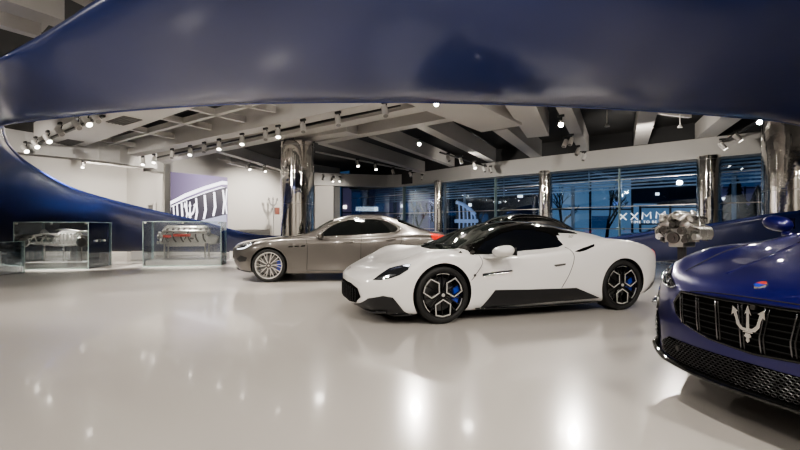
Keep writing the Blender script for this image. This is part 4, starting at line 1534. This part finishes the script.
ORD = ['first', 'second', 'third', 'fourth', 'fifth', 'sixth', 'seventh', 'eighth', 'ninth', 'tenth', 'eleventh', 'twelfth']
A1, A2 = (.5, -.5, -1), (-.6, -.2, -1)
rows_ = [
    ('in the cluster under the ribbon at far left', [(25, 149, 1), (35.5, 144.5, 1), (47.5, 139, 1), (60, 131.5, 0), (77, 125, 0), (87, 121.5, 1), (96, 118, 0)], 3.55, (.7, -.3, -.7), 1.25),
    ('in the row along the long pale beam', [(143, 162, 1), (154, 160, 1), (172, 155, 0), (190, 152, 1), (204, 149, 0), (219, 146, 1), (242, 141, 1), (265.5, 136, 0), (278, 133.5, 1), (303, 128, 0), (338, 121, 0), (385, 111.5, 0)], 3.52, (.15, -.4, -.9), 1.15),
    ('on the track left of the fat column', [(249, 167.5, 1), (264.5, 169.5, 1)], 3.62, (.5, -.4, -1), 1.1),
    ('on the thin track right of the fat column', [(357.5, 164, 1), (375.5, 167.5, 1), (393, 172, 0), (410.5, 174.5, 0)], 3.62, (.3, -.5, -1), 1.1),
    ('before the edge beam above the grey saloon', [(323, 178, 0), (333.5, 180, 1), (340, 180, 1), (422, 178, 0)], 3.66, (-.2, -.5, -1), 1.),
    ('on the track above the slim window column', [(448.5, 158.5, 0), (461, 161, 0), (474.5, 166, 1), (484, 169.5, 0), (490.5, 170.5, 0)], 3.6, (.2, -.5, -1), 1.1),
    ('beside the dazzling lamp on the right', [(565, 143.5, 0), (571, 141.5, 0), (577.5, 152, 0), (584, 157.5, 0)], 3.6, (-.5, -.3, -1), 1.15),
    ('on the upper right track by the big column', [(722.5, 146, 1), (737.5, 137.5, 1)], 3.55, (.7, -.3, -1), 1.2),
]
for desc, ls, z, aim, big in rows_:
    for k, (x, y, lit) in enumerate(ls):
        spot(x, y, z, lit, ('lit' if lit else 'unlit') + ' white spotlight, ' + ORD[k] + ' from left ' + desc, aim, big)
spot(436, 102.5, 3.1, 1, 'lit spotlight touching the lower edge of the blue ribbon at top centre', (.0, -.8, -.6), .8)
spot(83, 165.5, 3.6, 1, 'single lit spotlight hanging above the white wall at left', (.2, -.5, -1), 1.0)
spot(419, 143, 3.7, 1, 'dazzling lit spotlight hanging between the ceiling beams above the white car nose', (.02, -.9, -.5), 1., M_lampbig)
spot(561, 123.5, 3.6, 1, 'dazzling lit spotlight right of the wide boxed ceiling beam', (-.35, -.8, -.5), 1.1, M_lampbig)
spot(759.5, 121, 3.3, 1, 'bright lit spotlight touching the ribbon edge beside the big right column', (-.6, -.7, -.5), .9, M_lampbig)
for nm, pts, z in (('row along the pale beam', [(128, 164.5), (400, 106)], 3.86), ('far left cluster', [(12, 155), (104, 117)], 3.73), ('right of fat column', [(316, 152.5), (425, 174)], 3.95),
                   ('left of fat column', [(218, 159), (282, 173)], 3.95), ('above the slim window column', [(440, 153), (500, 171)], 3.92), ('upper right corner', [(716, 146), (764, 119)], 3.86)):
    a, b = atz(*pts[0], z), atz(*pts[1], z)
    bm = bmesh.new()
    d = (b - a).normalized(); n = Vector((-d.y, d.x, 0)) * .03
    prism(bm, [((a + n).x, (a + n).y), ((b + n).x, (b + n).y), ((b - n).x, (b - n).y), ((a - n).x, (a - n).y)], z, z + .05)
    tag(link('light_track', bm, M_spot if 'fat' in nm else M_spotd), 'thin ceiling track carrying spotlights, ' + nm, 'track')
for (x, y, t) in ((607, 126, 'left'), (680, 127, 'right')):
    p = atz(x, y, 4.0)
    bm = bmesh.new()
    cyl(bm, (0, 0, 0), (0, 0, .75), .015, n=8)
    cyl(bm, (0, 0, -.02), (0, 0, .05), .07, .04, 14)
    o = link('ceiling_sensor', bm, M_spot); o.location = p
    tag(o, 'small pale ceiling sensor on a thin rod, ' + ('nearer the dazzling spotlight' if t == 'left' else 'nearer the big right column'), 'sensor')

# ------------------------------------------------------------------ outside
M_asph = mat('asphalt', (.03, .04, .06), .6, noise=(1., .3))
M_slat = mat('louvre_slat', (.50, .53, .56), .5)
M_fac1 = mat('pale_facade', (.30, .36, .44), .7, noise=(.3, .1), emit=(.20, .34, .46), estr=.42)  # emission put into the wall colour for dusk brightness, not a lamp
M_fac2 = mat('mauve_facade', (.25, .2, .28), .7, noise=(.3, .1), emit=(.13, .11, .20), estr=.2)  # faint glow in the paint lifts it behind the conifers
M_fac3 = mat('dark_facade', (.02, .03, .05), .6)
M_winlit = mat('lit_window', (.1, .1, .1), .4, emit=(.9, .85, .75), estr=2.5)
M_winblue = mat('blue_window', (.02, .04, .08), .2, emit=(.07, .19, .40), estr=.22)
M_leaf = mat('conifer_needles', (.012, .03, .03), .9, noise=(6, .5))
M_bark = mat('bark', (.015, .018, .02), .9)
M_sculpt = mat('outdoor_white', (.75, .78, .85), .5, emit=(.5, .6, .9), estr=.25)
bm = bmesh.new()
prism(bm, [(-4, 26), (wall_pt(8).x + 1.2, 8.6), (60, 8.6), (60, 70), (-30, 70), (-30, 26)], -.2, -.05)
struct('ground_outside', bm, M_asph)
can = None
bm = bmesh.new()
for k in range(8):
    wall_box(bm, wall_pt(24, 1.7, 0), wall_pt(6, 1.7, 0), 2.72 + k * .13, 2.775 + k * .13, .12, WN)
for Y in (23, 21, 18.5, 16, 13.5, 11, 8.5):
    a = wall_pt(Y, 1.1); b = wall_pt(Y, 7.3)
    wall_box(bm, a, b, 3.60, 3.74, .1, WD)
    wall_box(bm, wall_pt(Y, 1.82), wall_pt(Y, 1.87), 2.7, 3.75, .06, WD)
cr_ = bmesh.new()
wall_box(cr_, wall_pt(24, 1.1), wall_pt(6, 1.1), 3.75, 3.82, 6.4, WN)  # dark plate added above the slats for stripe contrast
can = tag(link('louvre_canopy', bm, M_slat), 'slatted grey louvre canopy outside across the top of the windows', 'canopy')
link('canopy_backing', cr_, M_fac3, can)
for i, (Y, off) in enumerate(((22, 7.2), (17.5, 7.2), (13, 7.2))):
    bm = bmesh.new()
    q = wall_pt(Y, off)
    cyl(bm, (q.x, q.y, -.05), (q.x, q.y, 3.5), .09, n=12)
    link('canopy_post', bm, M_slat, can)


def facade(px0, px1, Y, ytop, m, label, wins=()):
    a, b = at(px0, 229, Y), at(px1, 229, Y)
    h = at(0, ytop, Y).z
    root = empty('building', ((a.x + b.x) / 2, Y + 1, -.05), 0, label, 'building')
    w = b.x - a.x
    bm = bmesh.new()
    box(bm, (0, 0, h / 2), (w, 2, h))
    link('facade_wall', bm, m, root)
    bm = bmesh.new()
    n = max(2, int(w / 3))
    for k in range(n + 1):
        box(bm, (-w / 2 + w * k / n, -1.03, h / 2), (.16, .08, h))
    for z in (h * .5, h - .15):
        box(bm, (0, -1.03, z), (w, .1, .12))
    link('facade_frame', bm, M_fac3, root)
    for (px, py, pw, ph, mm) in wins:
        c = at(px, py, Y)
        bm = bmesh.new()
        box(bm, (c.x - root.location.x, -1.06, c.z + .05), (pw, .06, ph))
        link('window_pane', bm, mm, root)
    return root


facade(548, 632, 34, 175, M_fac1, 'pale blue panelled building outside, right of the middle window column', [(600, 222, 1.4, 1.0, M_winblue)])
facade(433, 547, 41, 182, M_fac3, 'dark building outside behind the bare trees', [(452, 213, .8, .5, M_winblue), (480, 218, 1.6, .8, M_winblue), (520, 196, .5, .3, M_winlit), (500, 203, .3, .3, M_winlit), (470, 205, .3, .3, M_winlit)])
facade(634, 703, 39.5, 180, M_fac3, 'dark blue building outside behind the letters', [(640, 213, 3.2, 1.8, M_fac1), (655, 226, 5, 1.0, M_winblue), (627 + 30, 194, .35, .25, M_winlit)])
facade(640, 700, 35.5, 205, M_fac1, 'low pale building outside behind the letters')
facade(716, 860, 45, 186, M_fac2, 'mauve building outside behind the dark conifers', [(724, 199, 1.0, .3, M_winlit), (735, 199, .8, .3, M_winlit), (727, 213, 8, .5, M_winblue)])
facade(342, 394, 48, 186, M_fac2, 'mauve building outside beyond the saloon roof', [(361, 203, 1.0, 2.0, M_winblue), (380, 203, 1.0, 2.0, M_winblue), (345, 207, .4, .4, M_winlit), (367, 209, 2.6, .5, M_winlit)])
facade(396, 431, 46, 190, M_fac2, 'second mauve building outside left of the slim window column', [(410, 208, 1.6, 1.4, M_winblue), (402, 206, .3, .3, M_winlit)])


def conifer(px, Y, ytop, label):
    c = at(px, 229, Y)
    h = at(0, ytop, Y).z
    root = empty('conifer_tree', (c.x, Y, -.05), 0, label, 'tree')
    bm = bmesh.new()
    cyl(bm, (0, 0, 0), (0, 0, h * .5), .12, .08, 8)
    link('trunk', bm, M_bark, root)
    rnd = random.Random(px)
    bm = bmesh.new()
    L = 11
    for k in range(L):
        z0 = h * (.08 + .84 * k / L)
        r0 = h * .30 * (1 - k / (L + 1)) + .1
        n = 14
        tip = bm.verts.new((0, 0, z0 + h * .2))
        ring = []
        for j in range(n * 2):
            a = PI * j / n
            rr = r0 * (rnd.uniform(.85, 1.15) if j % 2 else rnd.uniform(.5, .65))
            ring.append(bm.verts.new((rr * math.cos(a), rr * math.sin(a), z0 - (.12 * rr if j % 2 else -.1))))
        for j in range(n * 2):
            bm.faces.new((ring[j], ring[(j + 1) % (2 * n)], tip))
        bm.faces.new(ring[::-1])
    link('needles', bm, M_leaf, root)
    return root


conifer(735, 29, 174, 'dark conifer outside the window, tallest of the pair left of the big column')
conifer(758, 25, 186, 'dark conifer outside the window, nearest the big right column')
conifer(717, 34, 188, 'smaller dark conifer outside just right of the window column by the engine')


def bare_tree(px, Y, ytop, label, lean=0.):
    c = at(px, 229, Y)
    h = at(0, ytop, Y).z
    rnd = random.Random(int(px))
    bm = bmesh.new()

    def br(p, d, L, r, depth):
        q = p + d * L
        cyl(bm, p, q, r, r * .65, 5, False)
        if depth == 0: return
        for _ in range(3 if depth > 1 else 4):
            e = (d + Vector((rnd.uniform(-.75, .75), rnd.uniform(-.75, .75), rnd.uniform(-.1, .5)))).normalized()
            br(p + d * L * rnd.uniform(.6, 1), e, L * rnd.uniform(.55, .75), r * .55, depth - 1)
    br(Vector((0, 0, 0)), Vector((lean, 0, 1)).normalized(), h * .38, .13, 4)
    o = link('bare_tree', bm, M_bark)
    o.location = (c.x, Y, -.05)
    tag(o, label, 'tree')


bare_tree(500, 27, 178, 'bare branching tree outside, left of the middle window column')
bare_tree(480, 29, 186, 'bare tree outside just right of the curved white frame')
bare_tree(558, 26, 180, 'bare branching tree outside, right of the middle window column', .15)
bare_tree(606, 28, 172, 'bare tree outside beside the window letters', .1)
bare_tree(418, 30, 190, 'bare tree outside left of the slim window column')
# curved white frame outside
c = at(466, 221, 25)
ro = empty('pergola', (c.x, 25, 0), 0, 'curved white frame standing outside, seen through the window left of the bare trees', 'pergola')
z_ = lambda py: at(0, py, 25).z
x_ = lambda px: at(px, 0, 25).x - c.x
top = catmull([(x_(456), 0, z_(202)), (x_(462), 0, z_(204)), (x_(469), 0, z_(208.5)), (x_(475), 0, z_(214.5))], 6)
bm = bmesh.new()
tube(bm, top, .16, 8, flat=.7)
link('top_rail', bm, M_sculpt, ro, True)
for px, y0 in ((459, 203.5), (463, 206), (467, 209), (471, 212), (474.5, 215)):
    bm = bmesh.new()
    tube(bm, [(x_(px), 0, z_(y0)), (x_(px + .8), .1, z_(218)), (x_(px), .1, -.05)], .05, 6)
    link('post', bm, M_sculpt, ro, True)
bm = bmesh.new()
box(bm, ((x_(458) + x_(475)) / 2, .1, z_(221)), (x_(475) - x_(452), .5, .22), None, .05)
link('base_bench', bm, M_sculpt, ro)
# parked cars outside, same shape as the saloon but dusk-blue
M_out = mat('parked_car_paint', (.10, .22, .42), .3, .3, coat=1.)


def parked(loc, rz, label, m):
    c = copy_tree(grey_car)
    c.location = loc; c.rotation_euler = (0, 0, rz); c['label'] = label
    for ch in c.children:
        if ch.name.startswith('body_shell'):
            ch.data = ch.data.copy()
            ch.data.materials[0] = m
    return c


q = at(712, 229, 20.5)
parked((q.x, q.y, -.05), math.radians(-12), 'blue-grey car parked outside beyond the window column by the engine', M_out)
q = at(618, 229, 27)
parked((q.x, q.y, -.05), math.radians(-18), 'pale blue car parked outside behind the window letters', M_out)

# ------------------------------------------------------------------ light
w = bpy.data.worlds.new('dusk')
scene.world = w
w.use_nodes = True
nt = w.node_tree
bg = nt.nodes['Background']
sky = nt.nodes.new('ShaderNodeTexSky')
sky.sky_type = 'NISHITA'
sky.sun_elevation = math.radians(-3)
sky.sun_disc = False
sky.sun_rotation = math.radians(200)
mixc = nt.nodes.new('ShaderNodeMix'); mixc.data_type = 'RGBA'
mixc.inputs[0].default_value = .85
nt.links.new(sky.outputs[0], mixc.inputs[6])
mixc.inputs[7].default_value = (.06, .16, .34, 1)
nt.links.new(mixc.outputs[2], bg.inputs['Color'])
bg.inputs['Strength'].default_value = .3


def lamp_spot(p, target, e, size=80, blend=.5, r=.08, col=(1, .93, .84)):
    l = bpy.data.lights.new('spot_beam', 'SPOT')
    l.energy = e; l.spot_size = math.radians(size); l.spot_blend = blend; l.shadow_soft_size = r; l.color = col
    o = bpy.data.objects.new('spot_beam', l)
    COL.objects.link(o)
    o.location = p
    o.rotation_euler = (Vector(target) - Vector(p)).to_track_quat('-Z', 'Y').to_euler()
    return o


def lamp_area(p, target, e, sx, sy, col=(1, .95, .88)):
    l = bpy.data.lights.new('louvre_fill', 'AREA')
    l.energy = e; l.shape = 'RECTANGLE'; l.size = sx; l.size_y = sy; l.color = col
    o = bpy.data.objects.new('louvre_fill', l)
    COL.objects.link(o)
    o.location = p
    o.rotation_euler = (Vector(target) - Vector(p)).to_track_quat('-Z', 'Y').to_euler()
    return o


# track spots onto cars, floor and cases
for p, t, e, s in (
        ((0.4, 10.6, 3.5), (-.2, 6.5, .4), 420, 70), ((3.9, 9.2, 3.5), (2.5, 6.2, .5), 420, 70), ((-6.6, 9.0, 3.5), (-5.2, 8.9, 0), 1000, 62),
        ((-9.6, 11.2, 3.4), (-9.4, 12.0, .6), 1600, 55), ((-6.5, 11.6, 3.4), (-6.5, 12.9, .6), 900, 60), ((-3.2, 7.3, 3.6), (-2.6, 9.2, .6), 380, 75),
        ((-.8, 8.2, 3.6), (-.6, 9.8, .5), 300, 80), ((6.6, 9.8, 3.4), (5.2, 7.6, 1.1), 350, 50), ((3.8, 14.6, 3.5), (3.3, 13.2, .5), 200, 80),
        ((-7.8, 14.6, 3.4), (-11.6, 18.2, 2.0), 250, 90), ((-6.0, 17.2, 3.4), (-7.5, 19.5, 1.8), 250, 90), ((6.8, 5.0, 3.6), (3.4, 2.9, .8), 300, 70),
        ((-4.0, 6.4, 3.4), (-3.6, 5.4, 0), 300, 90), ((-7.5, 4.5, 3.6), (-4.8, 6.2, 0), 350, 90)):
    lamp_spot(p, t, e, s)
# fill spots added behind and above the camera and between the beams
for p, t, e in (((-4.5, 1.0, 4.2), (-3.6, 4.8, 0), 230), ((-1.6, -1., 4.2), (-1.2, 3.6, 0), 240), ((1.2, 1.4, 4.2), (.6, 4.2, 0), 330), ((3.8, .2, 4.2), (2.8, 3.6, .3), 330),
                ((-7.5, 2.5, 4.2), (-6.5, 7.5, 0), 200), ((5.5, 2.2, 4.2), (3.6, 4.6, .5), 260), ((0, -3, 4.2), (0, 2.5, 0), 200),
                ((-5.0, 9.0, 3.5), (-5.0, 9.2, 0), 330), ((-2.2, 11.2, 3.5), (-2.0, 10.6, 0), 220), ((1.6, 9.6, 3.5), (1.4, 9.2, 0), 280), ((4.6, 11.4, 3.5), (4.4, 11, 0), 240)):
    lamp_spot(p, t, e, 125, .8, .12)
lamp_spot((-10.4, 8.0, 3.5), (-10.6, 13.0, 1.1), 700, 90, .8, .15)  # added spot brightening the left case and the ribbon behind
lamp_spot((-7.4, 10.2, 3.5), (-8.6, 14.2, .9), 500, 90, .8, .15)  # second added fill on the low part of the ribbon
lamp_spot((-11.0, 2.0, 3.8), (-15.8, 6.0, 1.5), 700, 120, .8, .15)  # added to brighten the side wall that the case glass reflects
lamp_spot((6.9, 4.6, 3.0), (5.25, 7.6, 1.2), 260, 50, .6, .1)  # added front fill for the engine on its stand
lamp_spot((-8.5, 2.2, 3.9), (-4.6, 5.2, 3.2), 260, 80, .8, .15)  # added without a fixture, brings up the blue of the overhead ribbon
lamp_spot((-6, -1.5, 3.6), (-7, -5, 1.6), 500, 130, .8, .15)  # this and the next two added, rear wall bright for glass reflections
lamp_spot((2, -1.5, 3.6), (2, -5, 1.6), 500, 130, .8, .15)
lamp_spot((9, -1.5, 3.6), (9, -5, 1.6), 400, 130, .8, .15)
# upward area fill added outside to brighten the louvres, no fixture modelled
for Y in (21, 17, 13, 9.5):
    q = wall_pt(Y, 1.15, .25)
    lamp_area(tuple(q), tuple(wall_pt(Y, 1.9, 4)), 40, 3.5, .5, (.75, .88, 1))
# fill spots added to brighten the edge beam and the pale walls
for Y in (18, 14.2):
    lamp_spot(tuple(wall_pt(Y, -4.0, 3.2)), tuple(wall_pt(Y, 0, 3.8)), 240, 130, .8, .1)
lamp_spot((-11.4, 15.0, 3.3), (-13.6, 17.8, 2.4), 290, 110, .7)
lamp_spot((-10.6, 15.4, 3.3), (-11.3, 18.3, 2.3), 210, 110, .7)
lamp_spot((-5.2, 19.0, 3.3), (-7.2, 20.3, 2.0), 320, 110, .7)
lamp_spot((-3.0, 19.5, 3.2), (-4.2, 22.4, 2.0), 200, 90, .7)

# ------------------------------------------------------------------ camera
cd = bpy.data.cameras.new('camera')
cam = bpy.data.objects.new('camera', cd)
COL.objects.link(cam)
cam.location = (0, 0, CH)
cam.rotation_euler = (PI / 2, 0, 0)
cd.sensor_width = 36
cd.lens = F / 800 * 36
cd.shift_y = (HY - 225) / 800
cd.clip_end = 300
scene.camera = cam
scene.view_settings.view_transform = 'AgX'
scene.view_settings.look = 'AgX - Medium High Contrast'
scene.view_settings.exposure = .22
